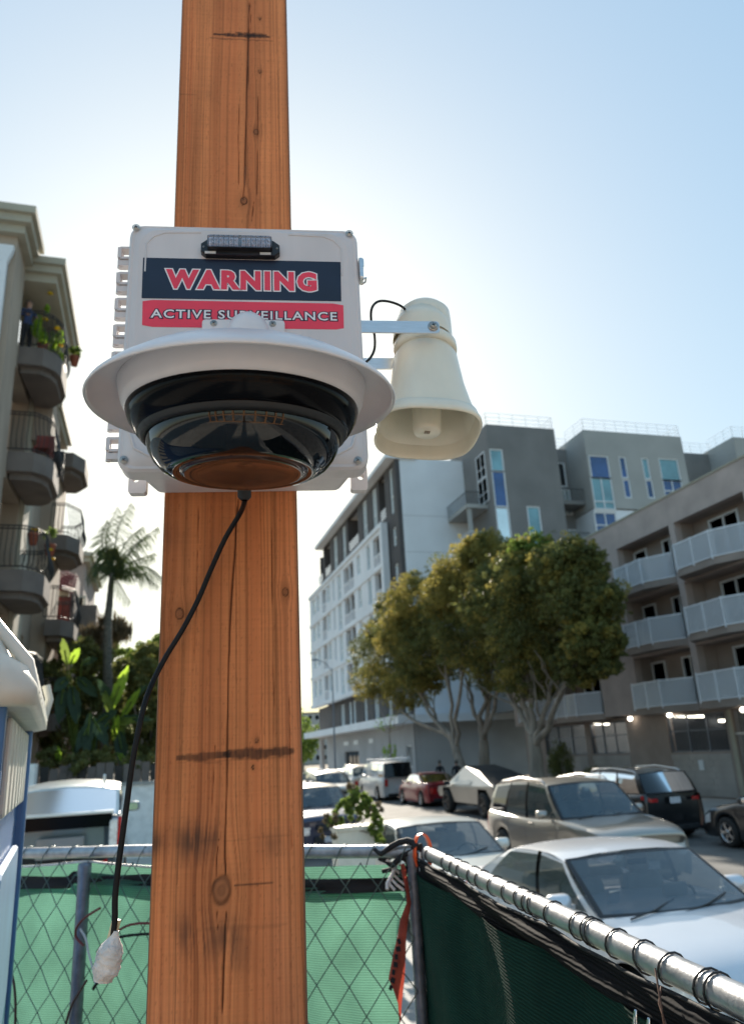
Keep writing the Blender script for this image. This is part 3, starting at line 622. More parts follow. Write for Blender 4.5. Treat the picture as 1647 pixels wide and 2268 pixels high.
# ================================================================== FENCES
ZR = 2.18
def fabric_mat(name, col, trans, scale=260):
    m = mat(name, col, .85, var=.16, vscale=5, bump=0, trans=trans, spec=.1)
    N = m.node_tree; p = N.nodes['Principled BSDF']; tc = N.nodes.new('ShaderNodeTexCoord')
    wv = N.nodes.new('ShaderNodeTexWave'); wv.wave_type = 'BANDS'; wv.bands_direction = 'Z'; wv.inputs['Scale'].default_value = scale/6.0; wv.inputs['Distortion'].default_value = 1.2; wv.inputs['Detail'].default_value = 2
    N.links.new(tc.outputs['Object'], wv.inputs['Vector'])
    b_ = N.nodes.new('ShaderNodeBump'); b_.inputs['Strength'].default_value = .6; b_.inputs['Distance'].default_value = .003; N.links.new(wv.outputs['Fac'], b_.inputs['Height']); N.links.new(b_.outputs[0], p.inputs['Normal'])
    cr = [n for n in N.nodes if n.type == 'VALTORGB'][0]; mx = N.nodes.new('ShaderNodeMix'); mx.data_type = 'RGBA'; mx.blend_type = 'MULTIPLY'; mx.inputs[0].default_value = .45
    N.links.new(cr.outputs[0], mx.inputs[6]); N.links.new(wv.outputs['Fac'], mx.inputs[7])
    for n in N.nodes:
        if n.type == 'BSDF_TRANSLUCENT': N.links.new(mx.outputs[2], n.inputs[0])
    N.links.new(mx.outputs[2], p.inputs['Base Color']); return m
M['fabric_green'] = fabric_mat('fabric_green', (.155,.36,.262), .45)
M['fabric_dark'] = fabric_mat('fabric_dark', (.012,.055,.040), .05)
M['fabric_black'] = fabric_mat('fabric_black', (.016,.016,.018), .05)
M['band_black'] = mat('band_black', (.012,.012,.014), .8, var=.2, bump=.2)
M['warning_tape'] = mat('warning_tape', (.42,.07,.045), .6, var=.2, vscale=20, trans=.35)
FA, FB = Vector((-1.35,4.31,ZR)), Vector((.862,2.62,ZR))          # far panel runs left to right
FC, FD = Vector((.90,2.62,ZR)), Vector((.70,.35,ZR))               # right panel comes towards us
def frame(A_, B_):
    d = (B_-A_); L_ = math.hypot(d.x,d.y); ux = Vector((d.x/L_,d.y/L_,0)); nx = Vector((ux.y,-ux.x,0)); return ux, nx, L_     # nx on the right-hand side
# --- far panel
f1 = thing('chain_link_fence', 'chain link fence panel with light green screen behind the timber post', 'fence', (FA.x,FA.y,GZ))
ux, nx, L1 = frame(FA, FB)                                          # nx points towards us
if nx.y > 0: nx = -nx
fw = lambda u, o, z: FA+ux*u+nx*o+Vector((0,0,z-ZR))
b = MB(); b.tube([fw(L1*i/12,0,ZR+.004*math.sin(i)) for i in range(13)], .0215, 16); b.build('top_rail', M['galv'], f1, True)
b = MB(); b.tube([fw(-.02,.0,.75), fw(L1,.0,.75)], .021, 10); b.build('bottom_rail', M['galv'], f1, True)
def uproj(px, o=0):                                                 # distance along the panel of a picture column at rail height
    p = onZ(px, 1888, ZR); return (p-FA).dot(ux)
up = uproj(200)
b = MB(); b.tube([fw(up,.035,GZ), fw(up,.035,ZR-.045)], .024, 16); pst = b.build('fence_post', M['galv_dark'], f1, True)
b = MB(); b.lathe([(.001,.012),(.024,.008),(.026,0),(.026,-.03)], 16, Matrix.Translation(fw(up,.035,ZR-.045))); b.build('post_cap', M['galv_dark'], pst, True)
b = MB(); b.tube([fw(L1-.01,.0,GZ), fw(L1-.01,.0,ZR)], .020, 12); b.build('fence_post', M['galv_dark'], f1, True)
dw, dh = .118, .150; nz = int(1.35/(dh/2)); b = MB()
for k in range(-12, int(L1/dw)+12):                                 # two families of crossing wires
    for s_ in (1,-1):
        pts = []
        for j in range(nz+1):
            u = k*dw + s_*j*dw/2; z = ZR-.035-j*dh/2
            if u < -.02 or u > L1: 
                if pts: break
                continue
            o = .026+.004*(1 if (j+(s_>0))%2 else -1)
            pts.append(fw(u,o,z))
        if len(pts) > 1: b.tube(pts, .0019, 5, cap=False)
stuff(b.build('wire_mesh', M['wire'], f1, True))
n_t = 0
for i in range(int(L1/.115)):                                       # wire ends hooked over the rail
    u = .05+i*.118; b = MB(); b.tube([fw(u-.03,.03,ZR-.05),fw(u-.015,.028,ZR-.01),fw(u,.016,ZR+.02),fw(u+.004,-.012,ZR+.021),fw(u+.01,-.024,ZR)], .0019, 5); b.build('wire_tie', M['wire'], f1, True)
def cloth(u0, u1, ztop, zbot, o0, amp, m, name, parent, fwf, nu=90, nv=60, seed=0, sag=None, edge=None):
    us = np.linspace(0,1,nu)[None,:].repeat(nv,0); vs = np.linspace(0,1,nv)[:,None].repeat(nu,1)
    zt_ = np.array([ztop(u0+(u1-u0)*t) for t in us[0]]); rows = []
    for i in range(nv):
        row = []
        for j in range(nu):
            u = u0+(u1-u0)*us[i,j]; z = zt_[j]+(zbot-zt_[j])*vs[i,j]
            if edge: u = min(u, edge(z))
            o = o0+amp*(float(fbm(u*5+seed, z*2.2, 3))-.45)+amp*.5*math.sin(u*9+z*5+seed)
            row.append(fwf(u,o,z))
        rows.append(row)
    b = MB(); b.grid(rows); return b.build(name, m, parent, True, fix=False)
# screen behind the mesh: light strip, black hem, main cloth
uL, uR = uproj(20), L1-.03
topz = lambda u: ZR-.095-.02*math.sin(u*2.6)
cloth(uL-.3, uR, lambda u: ZR-.042-.018*abs(math.sin(u*2.2)), ZR-.16, -.035, .02, M['fabric_green'], 'screen_fold', f1, fw, 80, 8, 3)
b = MB(); rp = []
for i in range(41):
    u = uL-.3+(up+.55-uL+.3)*i/40; rp.append(fw(u,.012,ZR-.032-.022*abs(math.sin(i/40*math.pi*1.5+.5))))
b.tube(rp, .0045, 6); b.build('rope', M['tape'], f1, True)
def onfence(px, py, o):
    A_ = FA+nx*o-Vector((0,0,HC)); d = ray(px,py); t = Vector((A_.x,A_.y,0)).dot(nx)/d.dot(nx); p = d*t+Vector((0,0,HC)); return (p-FA).dot(ux), p.z
_E = sorted([(onfence(px,py,-.034)[::-1]) for px,py in ((852,1936),(880,1975),(896,1998),(878,2057),(861,2170),(882,2224),(886,2268),(880,2400))])
edge_r = lambda z: float(np.interp(z,[e[0] for e in _E],[e[1] for e in _E]))
hem = lambda u: ZR-.085-.012*math.sin(u*3.1+1)-(.02 if u<1.3 else 0)
cloth(uL-.3, uR, lambda u: hem(u)-.0, 0, -.028, .02, M['band_black'], 'black_hem', f1, lambda u,o,z: fw(u,o,hem(u)-.047*max(0,min(1,(hem(u)-z)/hem(u)))), 80, 4, 5)
cloth(uL-.3, uR, lambda u: hem(u)-.038, .8, -.034, .05, M['fabric_green'], 'privacy_screen', f1, fw, 110, 70, 8, edge=lambda z: float(edge_r(z)))
# hanging orange red tape at the right end
b = MB(); rows = []
_TL = [(884,1915),(893,1950),(897,1985),(899,2000),(885,2040),(878,2075),(868,2120),(860,2168),(868,2195),(880,2225),(884,2262)]; _TR = [(896,1912),(902,1950),(905,1985),(908,2003),(903,2040),(900,2075),(897,2120),(893,2168),(890,2200),(889,2228),(888,2264)]
for k_, (a_, c_) in enumerate(zip(_TL,_TR)):
    ua, za_ = onfence(*a_,.045); uc, zc_ = onfence(*c_,.045); rows.append([fw(ua,.040+.006*math.sin(k_*2.1),za_), fw((ua+uc)/2,.055+.006*math.cos(k_*1.7),(za_+zc_)/2), fw(uc,.040+.008*math.cos(k_*1.3),zc_)])
b.grid(rows); o = b.build('warning_tape', M['warning_tape'], None, fix=False); tag(o, 'orange red plastic tape strip hanging where the two fence panels meet', 'tape')
for i in range(7):
    b = MB(); pu, z = onfence(884-3*i, 2085+i*17, .062); b.box((-.007,-.0006,-.005),(.008,.0006,.006+.004*(i%2)), Matrix.Translation(fw(pu,.066,z)) @ rot('Z', -37) @ rot('Y', 75+7*i)); b.build('printed_letter', M['band_black'], o)
# orange webbing loop and black straps at the corner
cl = onZ(935, 1885, ZR)
sl_ = thing('orange_strap', 'bright orange webbing loop round the rail corner', 'strap', (cl.x,cl.y,cl.z)); b = MB(); rg = []
for i in range(28):
    a = math.radians(-60+300*i/27); p = Vector((math.cos(a)*.027, 0, math.sin(a)*.056-.004)); q = Matrix.Rotation(math.radians(-20),3,'Z') @ p; rg.append(q)
rings = [[(p.x-.004,p.y-.011,p.z),(p.x+.004,p.y-.011,p.z*1.04),(p.x+.004,p.y+.011,p.z*1.04),(p.x-.004,p.y+.011,p.z)] for p in rg]
b.rings(rings, cap=True, smooth=False); b.build('webbing', M['orange'], sl_)
b = MB(); b.tube([(-.02,-.03,.0),(-.022,-.032,-.05),(-.018,-.03,-.075),(0,-.03,-.078)], .0045, 6); b.build('hook', M['alu'], sl_)
bs = thing('black_strap_bundle', 'bundle of black straps and torn cloth tied at the fence corner', 'strap', (cl.x,cl.y,cl.z)); 
for k in range(7):
    b = MB(); pts = []
    for i in range(9):
        t = i/8; pts.append((-.02-.13*t*(1-.1*k)+.01*k+.012*math.sin(i+k), .10*t+.02*k*.3, .012-.05*k*.35-.09*t*(k%3)*.35+.02*math.sin(t*6+k)))
    b.tube(pts, [.010*(1-.6*i/8)+.003 for i in range(9)], 6); b.build('strap', M['band_black'], bs)
b = MB()
b.bevbox((-.012,-.05,-.115),(.055,-.02,-.055), .008, axis='y'); b.build('buckle', M['band_black'], bs)
for k in range(5):
    b = MB(); pts = [(-.10+.02*math.sin(k+i)+.012*k, .09-.012*i, -.03-.016*i-.004*k) for i in range(6)]
    b.tube(pts, .006-.0006*k, 6); b.build('torn_strip', M['tape'], bs)

# --- right panel
f2 = thing('fence_panel', 'chain link fence panel draped with dark green screen, running towards us at right', 'fence', (FC.x,FC.y,GZ))
ux2, nx2, L2 = frame(FC, FD)
if nx2.x > 0: nx2 = -nx2                                            # towards us, the left side
def railp(u):
    t = u/L2; s_ = math.sin(t*math.pi)*.035
    return FC+(FD-FC)*t - nx2*0 + Vector((s_*0,0,-.0))
def fw2(u, o, z): return railp(u)+nx2*o+Vector((0,0,z-ZR))
_P = [onZ(px,py,ZR) for px,py in ((945,1890),(1050,1937),(1150,1990),(1270,2045),(1400,2108),(1530,2165),(1647,2222))]
_U = [(p-FC).dot(ux2) for p in _P]; _O = [(p-FC).dot(nx2) for p in _P]
_K = np.polyfit(_U,_O,2)
def fw2(u, o, z): return FC+ux2*u+nx2*(o+float(np.polyval(_K,min(u,_U[-1]))))+Vector((0,0,z-ZR))
b = MB(); b.tube([fw2(u,0,ZR) for u in np.linspace(_U[0],L2,30)], .0205, 20); b.build('top_rail', M['galv'], f2, True)
for zx, zy in ((462,300),(520,330),(548,345),(575,358),(615,378),(650,392),(700,415),(760,440),(815,462),(845,476),(878,486),(945,515),(1040,562),(1085,582),(1098,590),(1190,626),(1305,676),(1415,718),(1560,780),(1590,800)):
    p = onZ((1200+zx*1.077)/1.8057, (3100+zy*1.077)/1.8057, ZR); u = (p-FC).dot(ux2)
    b = MB(); r_ = .0228; pts = []
    tl = .006*math.sin(zx)
    for i in range(15):
        a = 2*math.pi*i/14; pts.append(fw2(u+tl*math.sin(a), r_*math.cos(a), ZR+r_*math.sin(a)))
    b.tube(pts, .0017, 6, cap=False); b.build('zip_tie', M['black_plastic'], f2, True)
hem2 = lambda u: ZR-.016-.007*abs(math.sin(u*5.3+.4))-.006*float(np.interp(u,[0,.8,1.6,2.2],[0,.8,.5,.2]))
cloth(.0, L2, lambda u: hem2(u)-.045, .75, .024, .022, M['fabric_dark'], 'privacy_screen', f2, fw2, 160, 70, 21)
cloth(.03, L2, lambda u: hem2(u), .7, .016, .012, M['fabric_black'], 'black_hem', f2, lambda u,o,z: fw2(u,o+.012*math.sin(min(1,(hem2(u)-z)/1.4)*3.1),hem2(u)-.058*max(0,min(1,(hem2(u)-z)/(hem2(u)-.7)))), 160, 8, 22)
b = MB(); b.tube([fw2(u,.020+.002*math.sin(u*31),hem2(u)+.001) for u in np.linspace(.03,L2,80)], .0035, 5); b.build('hem_cord', M['band_black'], f2, True)
for zx, zy in ((1540,860),(1500,830)):
    p = onZ((1200+zx*1.077)/1.8057, (3100+zy*1.077)/1.8057, ZR-.05); u = (p-FC).dot(ux2)
    b = MB(); b.tube([fw2(u,.05,ZR-.055),fw2(u+.004,.054,ZR-.072),fw2(u-.004,.054,ZR-.09),fw2(u-.010,.05,ZR-.07),fw2(u-.002,.05,ZR-.055)], .0022, 6); b.build('grommet', M['chrome'], f2, True)
b = MB(); u = (onZ(1560,2180,ZR)-FC).dot(ux2); b.tube([fw2(u-.07,.03,ZR+.005),fw2(u-.04,.045,ZR-.02),fw2(u-.03,.05,ZR-.05),fw2(u-.035,.05,ZR-.07)], .0016, 5); b.tube([fw2(u-.06,.03,ZR-.015),fw2(u-.045,.045,ZR-.03),fw2(u-.02,.05,ZR-.06)], .0016, 5); b.build('twisted_wire', mat('rust_wire',(.12,.06,.04),.6,.3), f2, True)
# loose wires on the far fence
def wire(name, label, pts, r, m):
    b = MB(); b.tube(spline([fw(uproj(px), o, z) for px, o, z in pts], 8), r, 7); o = b.build(name, m); tag(o, label, 'wire'); return o
def zat(px, py, o=.06):                                             # height on the fence plane under a picture point
    A_ = FA+nx*o; d = ray(px,py); t = A_.dot(nx)/d.dot(nx); return HC-ZR+ZR+d.z*t
def wpts(L_, o=.08):
    out = []
    for px, py in L_:
        A_ = FA+nx*o; d = ray(px,py); t = (A_.dot(nx))/d.dot(nx) if True else 0; p = d*t; out.append(Vector((p.x,p.y,p.z+HC)))
    return out
def wire2(name, label, L_, r, m, o=.08):
    b = MB(); b.tube(spline(wpts(L_,o), 8), r, 7); ob = b.build(name, m); tag(ob, label, 'wire')
wire2('red_wire', 'dark red wire looped round the grey fence post', [(222,2012),(205,2022),(185,2036),(170,2055),(168,2075),(182,2092),(186,2094)], .0045, M['red_wire'], .10)
wire2('red_wire', 'red wire running from the taped joint to behind the timber post', [(250,2075),(262,2062),(285,2050),(310,2046),(335,2046),(380,2048)], .0045, M['red_wire'])
wire2('black_wire', 'black wire running behind the timber post from the fence post', [(215,2110),(228,2092),(250,2080),(285,2073),(320,2070),(380,2068)], .0050, M['cable'])
wire2('white_wire', 'white wire hanging beside the grey fence post', [(178,2058),(190,2080),(196,2110),(204,2140),(212,2175),(208,2190)], .0040, M['label_white'], .10)
wire2('black_wire', 'black cable end below the white tape joint', [(232,2160),(222,2172),(212,2182),(206,2192)], .0060, M['cable'], .10)
wire2('brown_wire', 'dark brown wire trailing down from the fence post at bottom left', [(192,2172),(178,2195),(160,2225),(148,2260),(140,2300)], .0048, mat('brown_wire',(.06,.02,.018),.4), .07)
wire2('brown_wire', 'dark brown wire beside the blue toilet at bottom left', [(22,2145),(30,2175),(34,2215),(34,2260),(32,2300)], .0048, bpy.data.materials['brown_wire'], .09)

# ================================================================== PORTABLE TOILET
def toilet():
    # right front vertical edge passes the picture points (62,1640) and (40,2268)
    e = onY(46, 1700, 3.0); dd = ray(134,1707); az = math.atan2(dd.x,dd.y); W_, D_ = .57, .60
    ex = e.x-(W_*math.cos(-az)-D_*math.sin(-az)); ey = e.y-(W_*math.sin(-az)+D_*math.cos(-az))
    r = thing('portable_toilet', 'blue plastic portable toilet with white vented roof at the left edge', 'toilet', (ex,ey,.5), math.degrees(-az))
    W, D, H = .57, .60, 2.19
    b = MB(); P = rr(-W,-D,W,D,.07,4)
    b.rings([[(p[0],p[1],z) for p in P] for z in (0,.1,H)], cap=True, smooth=False); b.build('cabin', M['blue_poly'], r)
    for s_ in (1,):
        b = MB()
        for y0,y1 in ((-.42,.42),): b.bevbox((W+.002,y0,.35),(W+.022,y1,1.78), .06, axis='x')
        b.build('side_panel', M['blue_light'], r)
        b = MB(); b.bevbox((-.42,-D-.022,.25),(.42,-D-.002,1.62), .06, axis='y'); b.build('door', M['blue_light'], r)
    for y in [-.45+.15*i for i in range(7)]:                       # vent louvres under the roof
        b = MB(); b.bevbox((W+.004,y,1.90),(W+.020,y+.085,2.12), .02, axis='x'); b.build('vent_louvre', M['white_poly'], r)
    for x in [-.45+.15*i for i in range(7)]:
        b = MB(); b.bevbox((x,-D-.020,1.90),(x+.085,-D-.004,2.12), .02, axis='y'); b.build('vent_louvre', M['white_poly'], r)
    for x in (-W+.02, W-.02):
        b = MB(); b.bevbox((x-.035,-D-.030,0),(x+.035,-D+.03,H), .012); b.build('corner_post', M['blue_poly'], r)
    b = MB(); b.bevbox((W-.03,D-.06,0),(W+.03,D+.0,H), .012); b.build('corner_post', M['blue_poly'], r)
    b = MB(); rings = []
    for t, z in ((1.0,H-.06),(1.03,H-.055),(1.03,H-.02),(.99,H+.03),(.93,H+.06),(.86,H+.14),(.74,H+.24),(.55,H+.33),(.3,H+.38),(.02,H+.40)):
        P = rr(-W-.055,-D-.06,W+.055,D+.06,.10,5); rings.append([(p[0]*t,p[1]*t,z+.012*math.sin(math.atan2(p[1],p[0])*12)*(t<.97)) for p in P])
    b.rings(rings, smooth=True, cap=True); b.build('roof', M['white_poly'], r)
    for i in range(8):                                             # moulded roof ribs on the side towards us
        y = -.56+.16*i; b = MB(); b.tube([(W+.062,y,H-.03),(W+.045,y*.98,H+.04),(W*.92,y*.9,H+.15),(W*.7,y*.75,H+.26)], .015, 8); b.build('roof_rib', M['white_poly'], r)
    b = MB(); b.tube([(W+.06,D+.0,H-.02),(W+.075,D+.0,H+.05),(W+.06,D+.0,H+.10)], .014, 8); b.build('lifting_lug', M['white_poly'], r)
toilet()

# ================================================================== VEHICLES (local frame: +x forward, y left, z up)
def cint(pts, x):
    """smooth interpolation through control points"""
    xs = [p[0] for p in pts]; ys = [p[1] for p in pts]
    if x <= xs[0]: return ys[0]
    if x >= xs[-1]: return ys[-1]
    i = max(j for j in range(len(xs)) if xs[j] <= x); i = min(i, len(xs)-2)
    t = (x-xs[i])/(xs[i+1]-xs[i]); m = lambda j: 0 if j<=0 or j>=len(xs)-1 else (ys[j+1]-ys[j-1])/(xs[j+1]-xs[j-1])
    h = xs[i+1]-xs[i]; return (2*t**3-3*t*t+1)*ys[i]+(t**3-2*t*t+t)*h*m(i)+(-2*t**3+3*t*t)*ys[i+1]+(t**3-t*t)*h*m(i+1)
def wheel(parent, x, y, r, wd, rimm, side):
    T = Matrix.Translation((x,y,r)) @ rot('X', -90*side)
    b = MB(); b.lathe([(r*.62,wd/2-.01),(r*.66,wd/2),(r*.93,wd/2-.005),(r,wd/2-.035),(r,-wd/2+.035),(r*.93,-wd/2),(r*.62,-wd/2)], 28, T)
    w_ = b.build('wheel', M['tyre'], parent)
    b = MB(); b.lathe([(r*.66,wd/2-.004),(r*.61,wd/2-.002),(r*.58,wd/2-.03),(r*.55,wd/2-.07)], 28, T)
    for k in range(5):
        Tk = T @ rot('Z', 72*k); b.box((.03,-.030,wd/2-.045),(r*.60,.030,wd/2-.014), Tk)
    b.lathe([(.001,wd/2-.008),(.06,wd/2-.010),(.065,wd/2-.04)], 12, T)
    b.build('rim', rimm, w_)
    b = MB(); b.lathe([(.001,wd/2-.07),(r*.56,wd/2-.07)], 20, T); b.build('brake_disc', M['dash'], w_)
def interior(r, x0, x1, W, zf, zs, seatm, dashx, zd):
    for y in (-.36,.36):
        b = MB(); x = dashx-.85
        b.bevbox((x,y-.25,zf),(x+.5,y+.25,zs), .08); T = Matrix.Translation((x+.02,y,zs-.05)) @ rot('Y', -14)
        b.bevbox((-.10,-.24,0),(.03,.24,.60), .08, T, axis='x'); b.bevbox((-.07,-.12,.60),(.02,.12,.80), .05, T, axis='x'); b.build('seat', seatm, r)
    b = MB(); x = dashx-1.75; b.bevbox((x,-.6,zf),(x+.5,.6,zs), .08); b.bevbox((x-.12,-.62,zs-.05),(x+.05,.62,zs+.50), .08, axis='x'); b.build('rear_seat', seatm, r)
    b = MB(); b.bevbox((dashx-.30,-W/2+.16,zd-.30),(dashx+.25,W/2-.16,zd-.03), .06, axis='y'); b.build('dashboard', M['dash'], r)
    b = MB(); T = Matrix.Translation((dashx-.36,.36,zd-.02)) @ rot('Y', -65); rg = []
    for i in range(17):
        a = 2*math.pi*i/16; rg.append(tuple(T @ Vector((.17*math.cos(a),.17*math.sin(a),0))))
    b.tube(rg, .013, 6, cap=False); b.box((-.012,-.16,-.005),(.012,.16,.005), T); b.build('steering_wheel', M['dash'], r)
    b = MB(); b.bevbox((dashx-.48,-.11,zd+.33),(dashx-.45,.11,zd+.39), .02, axis='x'); b.build('rear_view_mirror', M['dash'], r)
def car(name, label, cat, loc, rz, S, group='cars parked along the street'):
    """S: L W H, deck profile 'top' [(x,z)..] rear to front, cabin xb/xr column lists, zr roof height, wheels xw, r"""
    L, W = S['L'], S['W']; r = thing(name, label, cat, loc, rz, group); pm = M[S['paint']]
    top = S['top']; wr = S.get('wr',.33); xw = S['xw']; sill = S.get('sill',.20); Rn = S.get('Rn',.16)
    hw = lambda x: W/2*(1-.06*abs(2*x/L)**2.5-.10*abs(2*x/L)**8)
    xs = list(np.linspace(-L/2+Rn, L/2-Rn, 46)); 
    for xc in xw: xs += list(np.linspace(xc-wr-.09, xc+wr+.09, 17))
    xs = sorted(set(round(float(x),3) for x in xs)); st = []
    for k in range(5): st.append((-L/2+Rn*(1-math.sin(math.radians(90*k/5))), k/5))
    st = [(-L/2+Rn*(1-math.sin(math.radians(q))), q) for q in (0,18,36,54,72)]+[(x,90) for x in xs]+[(L/2-Rn*(1-math.sin(math.radians(q))), q) for q in (72,54,36,18,0)]
    def section(x, q):
        c = 1-math.cos(math.radians(90-q)); e = math.cos(math.radians(q))
        ins = Rn*(1-math.sqrt(max(0,1-e*e))); w_ = hw(x)-ins*.9; t = cint(top, x)-ins*.35; bo = sill+.05*e
        for xc in xw:
            d = abs(x-xc)
            if d < wr+.07: bo = max(bo, wr+math.sqrt((wr+.07)**2-d*d)*.98)
        bo = min(bo, t-.12); sh = t-S.get('crown',.075); pr = [(w_*.95,bo),(w_*.985,lerp(bo,sh,.25)),(w_*1.0,lerp(bo,sh,.5)),(w_*.985,lerp(bo,sh,.8)),(w_*.965,sh),(w_*.935,lerp(sh,t,.55)),(w_*.88,lerp(sh,t,.85)),(w_*.7,t+.0),(w_*.4,t+.014),(0,t+.02)]
        L_ = [(x,p[0],p[1]) for p in pr]; return L_+[(x,-p[0],p[1]) for p in pr[-2::-1]]
    sec = [section(x,q) for x,q in st]
    b = MB(); b.rings(sec, smooth=True, close=False); n = len(sec[0])
    for e in (0,-1): b.add(sec[e], [tuple(range(n))])
    b.build('body', pm, r)
    b = MB(); b.box((-L/2+.2,-W/2+.28,sill-.02),(L/2-.2,W/2-.28,.62)); b.box((xw[1]-wr-.5,-W/2+.08,sill-.01),(xw[0]+wr+.4,W/2-.08,.42)) if False else None
    b.box((xw[0]+wr+.10,-W/2+.07,sill),(xw[1]-wr-.10,W/2-.07,.5)); b.build('underbody', M['dash'], r)
    # cabin
    xb, xr_, zR = S['xb'], S['xr'], S['zr']; kinds = S['kinds']; wb = lambda x: hw(x)*.915; wt = S.get('wt',.80)
    zb_ = lambda x: cint(top, x)-S.get('crown',.075)*.35
    zrf = lambda x: cint(zR, x); wroof = lambda x: hw(x)*wt
    NV = [0,.06,.25,.5,.75,.93,1]; paintb = MB(); sides = {}
    def P(i, v, s_):
        x0, x1 = xb[i], xr_[i]; x = lerp(x0,x1,v); bul = .030*4*v*(1-v)
        return (x, s_*(lerp(wb(x0),wroof(x1),v)+bul), lerp(zb_(x0)-.02*(v==0),zrf(x1)-.02,v))
    for s_ in (1,-1):
        paintb = MB()
        for i, kd in enumerate(kinds):
            for j in range(len(NV)-1):
                q = [P(i,NV[j],s_),P(i+1,NV[j],s_),P(i+1,NV[j+1],s_),P(i,NV[j+1],s_)]
                if kd == 'p' or j in (0,len(NV)-2): paintb.add(q,[(0,1,2,3)],None,1 if (kd=='b') else 0,True)
                else: sides.setdefault((s_,i,kd),MB()).add(q,[(0,1,2,3)],None,0,True)
        paintb.build('pillars', [pm, M['black_gloss']], r)
    # roof
    nx_ = 12; rows = []; xa, xz = xr_[0], xr_[-1]
    for i in range(nx_+1):
        x = lerp(xa,xz,i/nx_); z = zrf(x); w_ = wroof(x)
        rows.append([(x,w_*t,z-.02*abs(t)**6+S.get('rc',.035)*(1-t*t)) for t in (-1,-.97,-.85,-.5,0,.5,.85,.97,1)])
    b = MB(); b.grid(rows); b.build('roof', M[S.get('roofpaint',S['paint'])], r)
    for (s_,i,kd), mb in sides.items():
        mb.build('side_window', M[S.get('sg','side_glass')] if kd=='g' else (M['black_gloss'] if kd == 'b' else M['privacy_glass']), r, fix=False)
    def screen(i, s0, nm, gm, fr, ins=.0):
        x0, x1 = xb[i], xr_[i]; rows = []
        for v in (0,.05,.25,.5,.75,.95,1):
            row = []
            for t in (-1,-.94,-.6,0,.6,.94,1):
                x = lerp(x0,x1,v)+s0*(.16*(1-t*t)*(1-v)+.09*(1-t*t)*v); w_ = lerp(wb(x0),wroof(x1),v)
                z = lerp(zb_(x0)+.02,zrf(x1),v)+S.get('rc',.035)*(1-t*t)*v; row.append((x,w_*t,z))
            rows.append(row)
        g = MB(); g.grid([rw[1:-1] for rw in rows[1:-1]]); g.build(nm, gm, r, fix=False)
        f = MB(); R_, C_ = len(rows), 7
        for a in range(R_-1):
            for c in range(C_-1):
                if a in (0,R_-2) or c in (0,C_-2): f.add([rows[a][c],rows[a][c+1],rows[a+1][c+1],rows[a+1][c]],[(0,1,2,3)],None,0,True)
        f.build(nm+'_frame', fr, r, fix=False)
    screen(len(xb)-1, 1, 'windscreen', M[S.get('ws','windshield')], M['black_plastic']); screen(0, -1, 'rear_window', M[S.get('rg','side_glass')], M[S.get('rf','black_plastic')])
    dx = xb[-1]; zd = zb_(dx)
    interior(r, xr_[0], dx, W, .32, .62 if S['H']<1.6 else .8, M[S.get('seatm','seat')], dx-.1, zd)
    # wipers, cowl
    for y0,y1 in ((-.05,.55),(-.62,-.02)):
        b = MB(); b.tube([(dx+.17,y0,zd+.02),(dx+.10,(y0+y1)/2,zd+.05),(dx-.02,y1,zd+.10)], .009, 5); b.build('wiper', M['black_plastic'], r)
    # wheels
    for xc in xw:
        for s_ in (1,-1): wheel(r, xc, s_*(W/2-.125), wr, .22, M[S.get('rimm','rim')], s_)
    # mirrors
    for s_ in (1,-1):
        b = MB(); T = Matrix.Translation((dx-.42,s_*(W/2+.075),zd+.09)); rg = []
        for k,(px_,sc) in enumerate(((-.055,.75),(-.05,1),(0,1.05),(.05,.9),(.09,.6),(.11,.1))):
            rg.append([(px_,p[0]*sc,p[1]*sc) for p in rr(-.115,-.075,.115,.075,.05,3)])
        b.rings(rg, T, cap=True, smooth=True); b.bevbox((-.03,-s_*.16 if s_>0 else .04,-.06),(.03,-.04 if s_>0 else .16,-.02), .015, T)
        m_ = b.build('door_mirror', M[S.get('mirp',S['paint'])], r)
        b = MB(); b.add([(-.058,p[0]*.72,p[1]*.72) for p in rr(-.115,-.075,.115,.075,.05,3)],[tuple(range(16))],T); b.build('mirror_glass', M['chrome'], m_)
    # lights
    zf = cint(top, L/2-.1); zr_ = cint(top, -L/2+.1)
    def onbody(x, frac, s_, push=.004):
        q = 90 if abs(x) <= L/2-Rn else math.degrees(math.asin(max(0,min(1,1-(abs(x)-(L/2-Rn))/Rn))))
        q = q if abs(x) > L/2-Rn else 90; sct = section(x, q)[:10]; zz = [p[2] for p in sct[:6]]; yy = [p[1] for p in sct[:6]]
        z = lerp(zz[0],zz[-1],frac) if frac <= 1 else zz[-1]; y = float(np.interp(z,zz,yy)); return (x+(push if x>0 else -push)*.6, s_*(y+push), z)
    def lamp(nm, m, x0, x1, f0, f1, s_, end):
        b = MB(); rows = []
        xsn = np.linspace(x0, x1, 9)
        ends = L/2*(1 if end>0 else -1)
        for f_ in np.linspace(f0,f1,5):
            row = [onbody(float(x), float(f_), s_) for x in xsn]; last = row[-1]
            for t in (.35,.7,1): row.append((last[0]+.006*end, last[1]-s_*t*S.get('lampin',.22), last[2]))
            rows.append(row)
        b.grid(rows); return b.build(nm, m, r, fix=False)
    fh = S.get('head',(.55,.88)); th = S.get('tail',(.5,.9))
    for s_ in (1,-1):
        lamp('headlight', M['lamp_clear'], L/2-S.get('hl',.42), L/2-.004, fh[0], fh[1], s_, 1)
        lamp('tail_light', M['lamp_red'], -L/2+S.get('tl',.28), -L/2+.004, th[0], th[1], s_, -1)
    # grille, bumpers, plates
    xe = L/2+.004; b = MB(); zg = sill+.14
